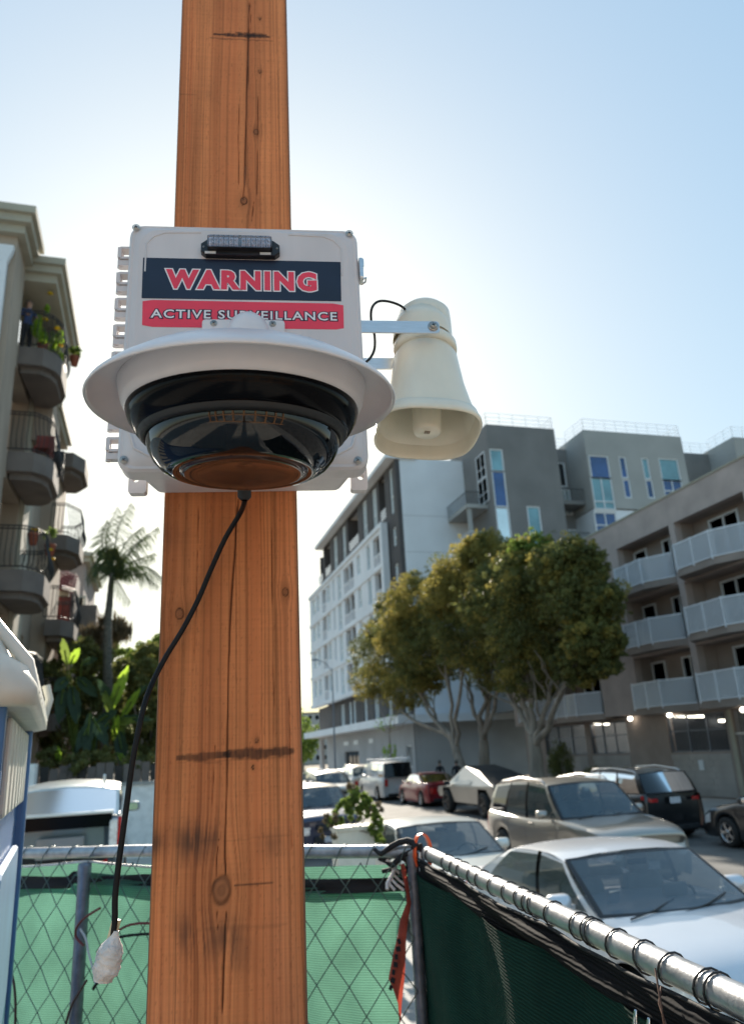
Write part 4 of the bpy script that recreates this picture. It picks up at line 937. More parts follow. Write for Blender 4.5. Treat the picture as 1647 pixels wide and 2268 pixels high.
    b.bevbox((xe-.02,-.42,zg),(xe+.012,.42,zg+.16), .04, axis='x'); b.bevbox((xe-.02,-.36,zf-.30),(xe+.012,.36,zf-.15), .05, axis='x'); b.build('grille', M['dash'], r)
    b = MB(); b.box((xe+.012,-.155,zg+.01),(xe+.020,.155,zg+.15)); b.build('licence_plate', M['plate'], r)
    b = MB(); pz = S.get('plate_z', zr_-.32); b.box((-xe-.012,-.155,pz),(-xe+.002,.155,pz+.15)); b.build('licence_plate', M[S.get('pm','plate')], r)
    b = MB(); b.bevbox((-xe-.012,-W/2*.62,sill+.05),(-xe+.03,W/2*.62,sill+.17), .03, axis='x'); b.build('rear_valance', M['dash'], r)
    for xh in S.get('handles',(0.0,-.85)):
        for s_ in (1,-1):
            p = onbody(xh,.92,s_,.012); b = MB(); b.bevbox((-.09,-.012,-.014),(.09,.012,.014), .01, Matrix.Translation(p)); b.build('door_handle', pm, r)
    for xh in S.get('seams',()):                                    # shut lines of the doors, thin dark strips just proud
        for s_ in (1,-1):
            b = MB(); pts = [onbody(xh,f_,s_,.0015) for f_ in np.linspace(.02,1,8)]
            b.grid([[p for p in pts],[(p[0]+.009,p[1],p[2]) for p in pts]]); b.build('shut_line', M['dash'], r, fix=False)
    if S.get('rails'):
        for s_ in (1,-1):
            b = MB(); x0,x1 = xr_[0]+.15, xr_[-1]-.2
            b.tube([(x0,s_*wroof(x0)*.93,zrf(x0)),(x0+.12,s_*wroof(x0)*.93,zrf(x0)+.055),((x0+x1)/2,s_*wroof(0)*.93,zrf(0)+.065),(x1-.12,s_*wroof(x1)*.93,zrf(x1)+.055),(x1,s_*wroof(x1)*.93,zrf(x1))], .018, 8); b.build('roof_rail', M['alu'], r)
    return r
SEDAN = dict(L=4.75,W=1.82,H=1.45,paint='paint_silverwhite',top=[(-2.37,.86),(-2.25,1.02),(-1.75,1.06),(-1.2,1.02),(0,.98),(.75,1.0),(1.0,1.0),(1.5,.93),(2.0,.82),(2.25,.70),(2.37,.60)],
    xb=[-1.72,-1.42,-.98,-.16,-.08,.86,1.02],xr=[-.98,-.86,-.78,-.22,-.14,.26,.32],kinds=['p','g','g','b','g','p'],zr=[(-1.1,1.35),(-.8,1.405),(-.2,1.44),(.1,1.43),(.35,1.39)],xw=[-1.38,1.42],wr=.33,
    handles=(-.05,-.95),seams=(.90,-.13,-1.02),seatm='seat_light',plate_z=.72)
COUPE = dict(SEDAN,H=1.38,paint='paint_cream',zr=[(-1.1,1.28),(-.8,1.34),(-.2,1.37),(.1,1.36),(.35,1.32)],top=[(-2.37,.82),(-2.25,.96),(-1.75,1.0),(-1.2,.96),(0,.92),(.75,.93),(1.0,.93),(1.5,.87),(2.0,.78),(2.25,.68),(2.37,.58)])
SUV = dict(L=4.95,W=1.96,H=1.8,Rn=.11,crown=.055,paint='paint_bronze',roofpaint='paint_bronze',top=[(-2.47,.95),(-2.35,1.12),(-2.0,1.13),(-1,1.11),(0,1.09),(.9,1.12),(1.2,1.12),(1.7,1.07),(2.15,1.0),(2.37,.93),(2.47,.84)],
    xb=[-2.28,-2.10,-1.35,-1.25,-.32,-.22,.98,1.14],xr=[-1.98,-1.86,-1.15,-1.07,-.34,-.26,.40,.48],kinds=['p','v','b','g','b','g','p'],zr=[(-2,1.68),(-1.2,1.74),(-.3,1.77),(.2,1.75),(.5,1.70)],xw=[-1.48,1.5],wr=.38,wt=.78,
    handles=(.0,-1.05),seams=(1.0,-.26,-1.28),rails=True,plate_z=.88,tail=(.55,.98),tl=.2,lampin=.16,head=(.55,.9))
HATCH = dict(L=4.48,W=1.75,H=1.49,Rn=.28,rc=.07,paint='paint_pewter',roofpaint='paint_skyroof',top=[(-2.24,1.0),(-2.1,1.09),(-1.7,1.10),(-1,1.04),(0,.98),(.8,1.02),(1.1,1.0),(1.6,.88),(2.0,.75),(2.24,.60)],
    xb=[-2.02,-1.55,-1.0,-.2,-.1,.85,1.12],xr=[-1.45,-1.2,-.8,-.18,-.1,.1,.16],kinds=['p','p','g','b','g','p'],zr=[(-1.8,1.36),(-1.2,1.46),(-.3,1.50),(.2,1.47)],xw=[-1.35,1.35],wr=.31,wt=.84,
    seatm='seat_light',rg='pale_glass',rf='paint_skyroof',plate_z=.67,pm='paint_grey',tail=(.30,.42),tl=.10,lampin=.12,handles=(0,-.9),seams=(.9,-.13))
def variant(S, **k): d = dict(S); d.update(k); return d
# near-lane cars face us (-Y): rotation -90
FCX = 4.72
white_sedan = car('white_sedan', 'nearest silver white sedan parked beyond the right fence rail', 'car', (FCX, 7.72, 0), -90, SEDAN)
b = MB(); T = Matrix.Translation((.80,-.52,1.10)) @ rot('Y', -62); b.box((-.07,-.06,0),(.07,.06,.002), T); b.build('dashboard_paper', M['label_white'], white_sedan)
b = MB(); b.bevbox((.62,.12,1.02),(.66,.40,1.14), .03, axis='x'); b.build('sun_visor_tag', M['seat_light'], white_sedan)
car('cream_sedan', 'pale cream sedan parked right behind the nearest silver white sedan', 'car', (FCX-.15, 12.9, 0), -90, COUPE)
car('navy_pickup', 'dark blue car with pale bonnet and front licence plate right beside the timber post', 'car', (4.55, 23.2, 0), -90, variant(SUV, paint='paint_navy', W=1.9, H=1.7, rails=False, zr=[(-2,1.58),(-1.2,1.66),(-.3,1.68),(.2,1.66),(.5,1.6)]))
car('bronze_suv', 'bronze grey SUV with roof rails driving towards us down the road', 'car', (8.32, 14.85, 0), -90, SUV, 'cars on the road')
# far kerb, facing away (+Y)
KX = 13.55
car('black_suv', 'black SUV parked at the far kerb with its rear and plate towards us', 'car', (12.95, 20.2, 0), 90, variant(SUV, paint='paint_black', L=4.75, tail=(.86,.97), tl=.2, lampin=.20, rails=True, H=1.75, rg='privacy_glass', sg='privacy_glass', zr=[(-2,1.62),(-1.2,1.68),(-.3,1.70),(.2,1.68),(.5,1.62)], rimm='rim_dark'))
car('black_sedan', 'black sedan cut by the right edge showing its front wheel and headlight', 'car', (13.75, 14.55, 0), 90, variant(SEDAN, paint='paint_black', W=1.85))
car('red_sedan', 'small dark red sedan parked at the far kerb next to the van', 'car', (12.9, 36.6, 0), 90, variant(SEDAN, paint='paint_red', L=4.6))
car('white_suv', 'white SUV parked at the far kerb in front of the grey van', 'car', (12.9, 50.2, 0), 90, variant(SUV, paint='paint_cream', H=1.7))
car('silver_suv', 'white bonneted SUV with a dark windscreen standing furthest up the street', 'car', (8.9, 40.5, 0), -90, variant(SUV, paint='paint_cream', zr=[(-2,1.58),(-1.2,1.64),(-.3,1.66),(.2,1.64),(.5,1.58)]), 'cars on the road')
for i, (x, y, p, lab) in enumerate(((9.0,52,'paint_grey','grey sedan in the row far up the street left of the silver SUV'),(12.9,57,'paint_cream','pale sedan parked at the far kerb beyond the white SUV'),(9.2,60,'paint_cream','small white sedan driving far up the street'),(12.9,63.5,'paint_navy','dark blue sedan parked farthest up the far kerb'),(4.6,29.6,'paint_cream','white sedan parked behind the dark blue car, mostly behind the post'))):
    car('distant_sedan', lab, 'car', (x,y,0), 90 if x > 10 else -90, variant(SEDAN, paint=p), 'cars far up the street')
car('grey_hatchback', 'blue grey liftback with pale rear window parked in front of the white wall at left', 'car', (-1.20, 13.9, .76), 92, HATCH, 'cars in the lot')
hb = bpy.data.objects['grey_hatchback']
b = MB(); b.bevbox((-2.30,-.66,1.13),(-2.00,.66,1.165), .012, axis='y'); b.build('rear_spoiler', M['paint_cream'], hb)
b = MB(); b.bevbox((-2.265,-.64,.96),(-2.235,.64,1.125), .012, axis='x'); b.build('lower_rear_window', M['black_gloss'], hb)
b = MB(); b.bevbox((-2.262,-.30,.60),(-2.245,.30,.86), .02, axis='x'); b.build('plate_recess', M['paint_grey'], hb)
for s_ in (1,-1):
    b = MB(); b.bevbox((-2.275,s_*.70-.09,.66),(-2.20,s_*.70+.09,1.05), .04, axis='x'); o = b.build('tail_light_lens', M['lamp_clear'], hb)
    b = MB(); b.bevbox((-2.285,s_*.75-.02,.64),(-2.20,s_*.75+.035,1.08), .03, axis='x'); b.bevbox((-2.288,s_*.70-.09,.63),(-2.21,s_*.70+.09,.70), .02, axis='x'); b.build('red_lens', M['lamp_red'], o)
b = MB(); b.tube([(-1.3,-.5,1.50),(-1.42,-.5,1.62)], .02, 6); b.build('aerial', M['paint_cream'], hb)

def angular_truck(loc, rz):
    r = thing('angular_pickup', 'angular bare steel pickup truck with a peaked roof at the far kerb', 'pickup truck', loc, rz, 'cars parked along the street')
    L, W = 5.68, 2.05; st = M['steel_brushed']; hw = W/2
    # side outline (x forward)
    lo = .42; belt = [(-2.84,1.12),(2.45,1.02),(2.84,.86)]; peak = (.55,1.79)
    b = MB()
    for s_ in (1,-1):                                              # flat body side with trapezoid wheel arches
        y = s_*hw; yl = s_*(hw-.07); poly = [(-2.84,1.12),(-2.80,.62),(-2.45,.62),(-2.25,1.0),(-1.45,1.0),(-1.2,.45),(1.15,.45),(1.4,.98),(2.2,.98),(2.42,.62),(2.80,.62),(2.84,.86),(2.45,1.02)]
        k = len(poly); vo = [(p[0],y if p[1]>.8 else yl,p[1]) for p in poly]; vi = [(p[0],y-s_*.10,p[1]) for p in poly]; b.rings([vo,vi], cap=True)
    b.add([(-2.84,-hw,1.12),(-2.84,hw,1.12),(-2.80,hw-.07,.6),(-2.80,-hw+.07,.6)],[(0,1,2,3)]); b.add([(2.84,-hw,.86),(2.84,hw,.86),(2.80,hw-.07,.6),(2.80,-hw+.07,.6)],[(0,1,2,3)])
    b.add([(1.85,-hw,1.05),(1.85,hw,1.05),(2.45,hw,1.02),(2.45,-hw,1.02),(2.84,-hw,.86),(2.84,hw,.86)],[(0,1,2,3),(3,2,5,4)]); b.build('body', st, r, fix=True)
    b = MB(); wr_ = .62
    b.add([(1.85,-hw+.04,1.05),(1.85,hw-.04,1.05),(peak[0],wr_,1.79),(peak[0],-wr_,1.79)],[(0,1,2,3)]); b.build('windscreen', M['privacy_glass'], r, fix=False)
    b = MB(); b.add([(peak[0],-wr_,1.79),(peak[0],wr_,1.79),(-.9,wr_+.03,1.60),(-.9,-wr_-.03,1.60),(-2.84,hw-.12,1.14),(-2.84,-hw+.12,1.14)],[(0,1,2,3),(3,2,4,5)]); b.build('bed_cover', M['dash'], r, fix=False)
    for s_ in (1,-1):
        b = MB(); b.add([(1.85,s_*(hw-.01),1.04),(-2.84,s_*(hw-.01),1.12),(-2.84,s_*(hw-.12),1.145),(-.9,s_*(wr_+.03),1.605),(peak[0],s_*wr_,1.795)],[(0,1,2,3,4)]); b.build('sail_panel', st, r, fix=False)
        b = MB(); b.add([(1.55,s_*(hw-.005),1.10),(-.75,s_*(hw-.005),1.14),(-.72,s_*(wr_+.12),1.50),(.50,s_*(wr_+.035),1.70)],[(0,1,2,3)]); b.build('side_window', M['pale_glass'], r, fix=False)
        b = MB(); b.bevbox((1.25,s_*(hw+.02),1.08),(1.40,s_*(hw+.24),1.24), .03); b.build('door_mirror', M['dash'], r)
        b = MB(); b.box((2.50,s_*.25,.95),(2.83,s_*(hw-.02),.985)); b.build('headlight', M['lamp_clear'], r)
    b = MB(); b.box((-2.852,-hw+.05,.98),(-2.84,hw-.05,1.03)); b.build('tail_light', M['lamp_red'], r)
    b = MB(); b.box((-2.86,-hw+.08,.48),(-2.55,hw-.08,.72)); b.box((-2.5,-hw+.3,.35),(2.5,hw-.3,.9)); b.build('underbody', M['dash'], r)
    b = MB(); b.box((-2.872,-.16,.75),(-2.852,.16,.9)); b.build('licence_plate', M['plate'], r)
    for x in (-1.85,1.8):
        for s_ in (1,-1): wheel(r, x, s_*(hw-.10), .44, .28, M['rim_dark'], s_)
angular_truck((12.75, 29.2, 0), 90)

def van(loc, rz):
    S = dict(L=5.2,W=1.98,H=2.0,paint='paint_van',top=[(-2.6,1.15),(-2.5,1.20),(-1,1.20),(1,1.18),(1.5,1.18),(2.1,1.05),(2.45,.92),(2.6,.75)],
        xb=[-2.55,-2.42,-1.75,-1.6,-.5,-.35,.75,.85,1.62,1.72],xr=[-2.45,-2.36,-1.72,-1.6,-.5,-.35,.55,.62,.95,1.02],kinds=['p','v','p','v','p','p','b','g','p'],zr=[(-2.5,1.90),(0,1.97),(1.1,1.90)],xw=[-1.55,1.65],wr=.36,wt=.84,rg='privacy_glass',plate_z=.6,handles=(.6,),seams=(.8,-.45,-1.68),tail=(.6,1.1),tl=.1,lampin=.06)
    r = car('cargo_van', 'light grey panel van with a ladder rack on its roof at the far kerb', 'van', loc, rz, S)
    for x in (-2.1,-1.2,-.3,.5):
        b = MB(); b.tube([(x,-.86,1.9),(x,-.84,2.10),(x,.84,2.10),(x,.86,1.9)], .022, 6); b.build('rack_bar', M['rail_white'], r)
    for y in (-.84,.84):
        b = MB(); b.tube([(-2.2,y,2.12),(.6,y,2.12)], .018, 6); b.build('rack_rail', M['rail_white'], r)
    for y in (-.8,-.4,.5,.8):
        b = MB(); b.tube([(-2.15,y,2.1),(-2.15,y,2.28)], .018, 6); b.build('rack_stake', M['rail_white'], r)
van((12.75, 43.3, 0), 90)

# ================================================================== BUILDINGS
def fX(X0): return lambda b, u0,u1,d0,d1,z0,z1: b.box((X0+d0,u0,z0),(X0+d1,u1,z1))     # face towards -X, depth d inwards
def fXp(X0): return lambda b, u0,u1,d0,d1,z0,z1: b.box((X0-d0,u0,z0),(X0-d1,u1,z1))    # face towards +X
def fY(Y0): return lambda b, u0,u1,d0,d1,z0,z1: b.box((u0,Y0+d0,z0),(u1,Y0+d1,z1))      # face towards -Y
def wall_open(b, f, u0, u1, z0, z1, th, opens):
    """solid wall with rectangular openings (u0,u1,z0,z1): strips of wall between them"""
    us = sorted({u0,u1,*[o[0] for o in opens],*[o[1] for o in opens]}); us = [u for u in us if u0 <= u <= u1]
    for a, c in zip(us, us[1:]):
        if c-a < 1e-4: continue
        m = (a+c)/2; hs = sorted([(o[2],o[3]) for o in opens if o[0] < m < o[1]]); z = z0
        for h0, h1 in hs:
            if h0 > z+1e-4: f(b,a,c,0,th,z,h0)
            z = max(z,h1)
        if z < z1-1e-4: f(b,a,c,0,th,z,z1)
def window(parent, f, u0,u1,z0,z1, d, pane, frame='frame_white', fw_=.09, bars=(), proud=.05, mull=()):
    b = MB(); dd = d
    f(b,u0,u1,dd-proud,dd+.06,z0,z0+fw_); f(b,u0,u1,dd-proud,dd+.06,z1-fw_,z1); f(b,u0,u0+fw_,dd-proud+.003,dd+.06,z0+fw_,z1-fw_); f(b,u1-fw_,u1,dd-proud+.003,dd+.06,z0+fw_,z1-fw_)
    for t in bars: z = lerp(z0,z1,t); f(b,u0+fw_,u1-fw_,dd-proud+.006,dd+.06,z-fw_*.4,z+fw_*.4)
    for t in mull: u = lerp(u0,u1,t); f(b,u-fw_*.4,u+fw_*.4,dd-proud+.009,dd+.06,z0+fw_,z1-fw_)
    w_ = b.build('window', M[frame], parent, True)
    b = MB(); f(b,u0+fw_*.5,u1-fw_*.5,dd+.02,dd+.045,z0+fw_*.5,z1-fw_*.5); b.build('pane', M[pane], w_, True); return w_
def partw(name, m, parent, *boxes, f=None):
    b = MB()
    for q in boxes: (f(b,*q) if f else b.box(*q))
    return b.build(name, M[m], parent, True)

# ---- pink stucco apartments over a garage (right)
def right_apartments():
    XF = 21.0; g = fX(XF); r = thing('pink_apartments', 'four storey pinkish stucco apartment building with white balcony railings over a barred garage', 'building', (XF,30,.15))
    ZP = 12.37; fl = [3.75, 6.35, 8.95]
    bays = [(26.35,30.3),(21.9,26.0),(17.4,21.55),(33.2,37.3),(37.7,41.6)]
    op = []
    for i,(a,c) in enumerate(bays):
        for k, z in enumerate(fl):
            if i >= 3 and k > 0 : continue
            op.append((a,c,z+.02,(z+2.2) if k == 2 else z+2.22))
    b = MB(); wall_open(b, g, 10, 43, 3.55, ZP, .35, op); b.build('wall', M['stucco_pink'], r, True)
    partw('roof', 'stucco_brown', r, (XF+.35,10,11.6),(XF+14,43,11.75)) if False else partw('roof', 'stucco_brown', r, ((XF+.36,10,11.6),(XF+14,43,11.75)))
    partw('side_wall', 'stucco_pink', r, ((XF+.36,42.7,3.55),(XF+14,43,ZP)))
    partw('coping', 'stucco_trim', r, ((XF-.04,9.98,ZP),(XF+.40,43.04,ZP+.07)))
    for i,(a,c) in enumerate(bays):
        for k, z in enumerate(fl):
            if i >= 3 and k > 0: continue
            D_ = .95; top = z+2.2
            partw('recess_wall', 'stucco_brown', r, ((XF+D_,a-.02,z-.1),(XF+D_+.2,c+.02,top+.1)), ((XF+.351,a-.15,z-.1),(XF+D_,a-.001,top+.1)), ((XF+.351,c+.001,z-.1),(XF+D_,c+.15,top+.1)), ((XF+.35,a,top+.001),(XF+D_,c,top+.1)))
            # balcony slab with chamfered end
            b = MB(); P = [(XF+D_,a+.02),(XF+D_,c-.02),(XF-.02,c-.02),(XF-.72,c-.62),(XF-.72,a+1.35),(XF-.02,a+.04)]
            b.prism(P, z-.30, z-.02); b.build('balcony_slab', M['stucco_brown'], r, True)
            pts = [(XF-.03,c-.05),(XF-.75,c-.66),(XF-.75,(a+c)/2+.35),(XF-.75,a+1.33),(XF-.03,a+.08)]
            for q in range(len(pts)-1):                            # railing panels: posts, rails and pickets between corners
                p, s_ = Vector((*pts[q],0)), Vector((*pts[q+1],0)); n = max(1, round((s_-p).length/1.0))
                for j in range(n):
                    A_, B_ = p+(s_-p)*j/n, p+(s_-p)*(j+1)/n; d = (B_-A_); L_ = d.length; T = Matrix.Translation((A_.x,A_.y,0)) @ rot('Z', math.degrees(math.atan2(d.y,d.x)))
                    b = MB(); b.box((0,-.02,z+.98),(L_,.02,z+1.03),T); b.box((0,-.015,z-.02),(L_,.015,z+.02),T)
                    b.box((-.02,-.022,z-.10),(.02,.022,z+1.06),T); m_ = int(L_/.085)
                    for t in range(1,m_): b.box((L_*t/m_-.011,-.011,z+.02),(L_*t/m_+.011,.011,z+.98),T)
                    b.build('railing_panel', M['rail_white'], r, True)
                    b = MB(); b.box((.02,.026,z+.02),(L_-.02,.030,z+.97),T); b.build('privacy_sheet', M['rail_glass'], r, True)
            wd = [(a+.35,a+1.45),(c-1.35,c-.35)] if i == 0 else [(a+1.4,a+3.1),(a+.1,a+.9)]
            h = 2.02
            for j,(p,q) in enumerate(wd): window(r, g, p+.35*(i==0), q+.35*(i==0), z+.0, z+h, D_-.02, ['pane_dark','pane_teal','pane_dark'][(k+j)%3], mull=(.5,) if q-p>1 else ())
    # ground floor: recessed garage front
    XG = .55; ops = [(32.45,35.7,1.85,3.35),(36.2,40.6,1.85,3.35),(25.75,29.4,1.85,3.35),(23.0,25.35,.15,3.35),(17.6,21.8,1.85,3.35)]
    b = MB(); wall_open(b, g, 10, 43, 1.75, 3.55, .3, []) if False else None
    gg = lambda bb,u0,u1,d0,d1,z0,z1: g(bb,u0,u1,d0+XG,d1+XG,z0,z1)
    b = MB(); wall_open(b, gg, 10, 43, .1, 3.55, .3, ops); b.build('garage_wall', M['stucco_brown'], r, True)
    for (u0,u1) in ((25.75,29.4),(32.45,35.7),(36.2,40.6)):        # lower wall of pale blocks
        n = int((u1-u0)/.42); 
        for row in range(7):
            for j in range(n+1):
                s0 = u0+j*.42-(.21 if row%2 else 0); s1 = min(s0+.41, u1); s0 = max(s0,u0)
                if s1-s0 < .05: continue
                b = MB(); gg(b, s0, s1, -.03+.004*((j*7+row*3)%3), -.001, .15+row*.232, .15+row*.232+.226); b.build('block', M['block_light'], r, True)
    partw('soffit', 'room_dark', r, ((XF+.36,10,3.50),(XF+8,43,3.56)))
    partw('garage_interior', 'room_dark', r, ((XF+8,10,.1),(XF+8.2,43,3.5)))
    for (u0,u1,z0,z1) in ops[:3]+ops[4:]:
        b = MB(); n = int((u1-u0)/.13)
        for j in range(n+1): u = lerp(u0,u1,j/n); gg(b,u-.012,u+.012,.10,.125,z0,z1)
        for z in (z0+.03, (z0+z1)/2+.1, z1-.04): gg(b,u0,u1,.095,.13,z-.02,z+.02)
        b.build('window_bars', M['galv_dark'], r, True)
        for t in (.0,.33,.66,1):
            u = lerp(u0+.03,u1-.03,t); partw('bar_post','galv_dark', r, (u-.03,u+.03,.05,.14,z0,z1), f=gg)
    b = MB()
    for j in range(17): u = 23.1+j*.13; gg(b,u-.018,u+.018,.02,.05,.2,2.45)
    gg(b,23.0,25.35,.01,.06,2.45,2.53); gg(b,23.0,25.35,.01,.06,.2,.27)
    for j in range(17): u = 23.1+j*.13; gg(b,u-.012,u+.012,.02,.05,2.53,3.33)
    gt = b.build('gate', M['galv'], r, True); partw('gate_post','stucco_trim', r, (25.36,25.55,-.06,-.001,.15,3.4), f=gg)
    b = MB(); g(b, 31.4,31.7,.0,.0,0,0) if False else None
    for (px0,px1,py,X_) in ((1235.0,1350,1604,1.0),(1487,1558,1587,1.0),(1592,1630,1597,1.3)):
        p = onX(px0,py,XF+.95); q = onX(px1 if px0!=1235.0 else 1348,py,XF+.95)
        if px0 == 1235.0: p = onX(1303,1604,XF+.95); q = onX(1348,1604,XF+.95)
        lf = thing('tube_lamp', {1235.0:'lit tube lamp in the garage opening beside the tree',1487:'lit tube lamp over the wide barred opening',1592:'small lit tube lamp above the grey gate'}[px0], 'lamp', tuple(p), 0, 'garage lamps')
        b = MB(); b.tube([p,q], .045, 8); b.build('tube', M['tube_light'], lf, True); b = MB(); b.box((p.x-.05,q.y,p.z+.05),(p.x+.05,p.y,p.z+.10)); b.build('fitting', M['frame_white'], lf, True)
    for px, py, lab in ((1395,1592,'round lit lamp under the overhang left of the brown wall'),(1482,1584,'round lit lamp beside the tube lamp of the wide opening'),(1645,1572,'round lit lamp cut by the right edge')):
        p = onX(px,py,XF+.3); lf = thing('globe_lamp', lab, 'lamp', tuple(p), 0, 'garage lamps')
        b = MB(); b.lathe([(.001,-.10),(.08,-.07),(.11,0),(.08,.07),(.001,.09)], 14); b.build('globe', M['tube_light'], lf); b = MB(); b.box((-.06,-.06,.08),(.06,.06,.13)); b.build('fitting', M['dash'], lf)
    p = onX(1553,1695,XF+XG-.05); b = MB(); b.box((p.x-.02,p.y-.15,p.z-.2),(p.x,p.y+.15,p.z+.2)); o = b.build('notice_board', M['frame_white']); tag(o,'small white notice hanging on the bars of the wide opening','sign')
right_apartments()

# ---- big white and grey block (centre right)
def big_block():
    XF = 20.0; g = fX(XF); Y0 = 59.6; Y1 = 97.0; r = thing('white_grey_block', 'large modern white and grey apartment block with tall windows at the street corner', 'building', (XF,Y0,.15))
    ZT = 27.4
    talls = [(60.6,61.6),(65.9,67.4),(69.5,71.1),(78.5,80.0),(82.7,84.5)]; recs = [(63.1,65.1,23.0,27.2),(73.0,77.4,23.4,27.2),(86.4,89.6,23.4,27.2),(91.2,94.0,23.4,27.2)]
    sw = [(60.5,61.4,19.7,21.4),(60.5,61.4,16.4,18.1),(60.5,61.4,13.1,14.8),(60.5,61.4,9.8,11.5)]
    ops = [(a,c,22.7,27.0) for a,c in talls]+recs+sw
    b = MB(); wall_open(b, g, Y0, 90.3, 8.0, ZT, .4, ops); b.build('street_wall', M['big_dark'], r, True)
    for a,c in talls: window(r, g, a, c, 22.7, 27.0, .15, 'pane_sky_sheen', bars=(.38,), mull=(.5,) if c-a>1.3 else ())
    for a,c,z0,z1 in recs:
        partw('balcony_recess','big_dark', r, ((XF+1.5,a-.1,z0),(XF+1.7,c+.1,z1)), ((XF+.41,a-.2,z0-.2),(XF+1.5,a-.002,z1)), ((XF+.41,c+.002,z0-.2),(XF+1.5,c+.2,z1)), ((XF+.41,a-.1,z0-.25),(XF+1.5,c+.1,z0-.001)))
        partw('balcony_rail','rail_glass', r, ((XF+.06,a,z0),(XF+.09,c,z0+1.05)))
    for a,c,z0,z1 in sw: window(r, g, a, c, z0, z1, .12, 'pane_sky_sheen', bars=(.45,))
    partw('roof_overhang','big_white', r, ((XF-.9,Y0-.2,ZT),(XF+2,91.2,ZT+.38)))
    partw('roof','big_grey', r, ((XF+2,Y0+.5,ZT-.3),(XF+30,91,ZT)))
    partw('stair_tower','big_grey', r, ((XF+1.2,88.6,ZT+.38),(XF+6,92.5,ZT+2.9)))
    # white projecting frame of five floors
    gp = lambda bb,u0,u1,d0,d1,z0,z1: g(bb,u0,u1,d0-.55,d1-.55,z0,z1)
    rows = [18.6,15.25,11.9,8.35]; ops = []; cols = [(96.0-.6,93.2),(92.6,90.9),(89.2,87.1),(86.6,84.9),(83.2,82.4),(80.9,79.3),(77.9,73.7),(72.2,70.9),(68.4,67.3),(66.0,63.9)]
    kinds = []
    for z in rows:
        for i,(c,a) in enumerate(cols):
            kind = {0:'w',1:'w',2:'g',3:'w',4:'s',5:'d',6:'G',7:'w',8:'s',9:'g'}[i]
            h0 = {'w':1.0,'s':.6,'g':.15,'d':.15,'G':.15}[kind]; h1 = 3.0
            ops.append((a,c,z+h0,z+h1)); kinds.append((kind,a,c,z+h0,z+h1,z))
    b = MB(); wall_open(b, gp, 62.6, 97.0, 8.1, 22.35, .45, ops); b.build('white_wall', M['big_white'], r, True)
    partw('white_frame','big_white', r, (62.55,97.05,-.18,-.001,22.0,22.4), (62.55,62.95,-.18,-.001,8.1,22.0), (62.55,97.05,-.18,-.001,8.1,8.5), f=gp)
    for z in rows[:3]: partw('floor_band','big_white', r, (62.95,97.03,-.12,-.001,z-.28,z+.05), f=gp)
    for kind,a,c,z0,z1,z in kinds:
        if kind in 'wsd': window(r, gp, a, c, z0, z1, .2, 'pane_teal' if kind=='s' else 'pane_sky_sheen', bars=(.4,) if kind!='s' else (), fw_=.10)
        else:
            partw('recess_panel','green_panel', r, (a,c,.75,.85,z0,z1), f=gp)
            b = MB(); n = int((c-a)/.22); gp(b,a,c,.0,.05,z0+1.05,z0+1.13); gp(b,a,c,.0,.05,z0,z0+.08)
            for j in range(n+1): u = lerp(a,c,j/n); gp(b,u-.03,u+.03,.01,.04,z0+.08,z0+1.05)
            b.build('balcony_rail', M['rail_white'], r, True)
            if kind == 'G': partw('balcony_post','big_white', r, ((a+c)/2-.12,(a+c)/2+.12,.05,.3,z0,z1), f=gp)
    # dark floor with bright tall windows, canopy and base
    ops = [(a,c,5.45,7.7) for a,c in ((82.9,84.7),(78.0,79.2),(79.7,81.0),(69.4,71.0),(65.2,66.5),(60.4,61.7),(73.5,74.7))]
    b = MB(); gi = lambda bb,u0,u1,d0,d1,z0,z1: g(bb,u0,u1,d0+.2,d1+.2,z0,z1); wall_open(b, gi, Y0+.2, 96.5, 5.2, 8.05, .4, ops); b.build('dark_floor_wall', M['big_dark'], r, True)
    for a,c,z0,z1 in ops: window(r, gi, a, c, z0, z1, .15, 'pane_sky_sheen', mull=(.5,))
    partw('canopy','big_white', r, ((XF-1.5,Y0-1.2,4.55),(XF+.3,98,5.2)))
    ops = [(77.4,83.6,.15,2.7),(92.2,95.6,.15,4.3),(60.6,62.0,1.2,2.9)]
    b = MB(); wall_open(b, gi, Y0+.2, 97, .1, 4.55, .4, ops); b.build('base_wall', M['big_base'], r, True)
    window(r, gi, 77.5, 83.5, .2, 2.7, .25, 'pane_dark', 'big_dark', mull=(.35,.6)); window(r, gi, 60.6, 62.0, 1.2, 2.9, .15, 'pane_dark', mull=(.5,))
    partw('doorway','room_dark', r, ((XF+1.5,92,.1),(XF+1.6,96,4.5)))
    for u0,u1 in ((81.5,83.6),(77.5,79.2),(71.8,73.2)): partw('wall_sign','frame_white', r, (u0,u1,-.06,-.001,3.35,3.75), f=gi)
    # south side: white wall then stepped grey bays
    h = fY(Y0); YS = Y0
    b = MB(); ops = [(26.9-.15,27.5,22.3,24.9),(28.4,29.9,22.5,25.1),(27.0,27.8,18.5,21.2)]
    wall_open(b, h, XF+.41, 31.8, 5.0, 27.55, .4, ops); b.build('white_end_wall', M['big_white'], r, True)
    b = MB(); h(b,XF+.41,48,0,.4,.1,5.0); b.build('base_end_wall', M['big_base'], r, True)
    for a,c,z0,z1 in ops: window(r, h, a, c, z0, z1, .15, 'pane_teal' if a<28 else 'green_panel')
    for z in (8.9,12.2,15.5,18.8,22.1): partw('wall_joint','big_base', r, (XF+.45,31.7,-.012,-.001,z,z+.03), f=h)
    partw('canopy','big_white', r, ((XF+.31,Y0-1.2,4.55),(34,Y0-.001,5.2)))
    YG = 54.0
    def px2(px,py,Y): p = onY(px,py,Y); return p.x, p.z
    RT = 28.6
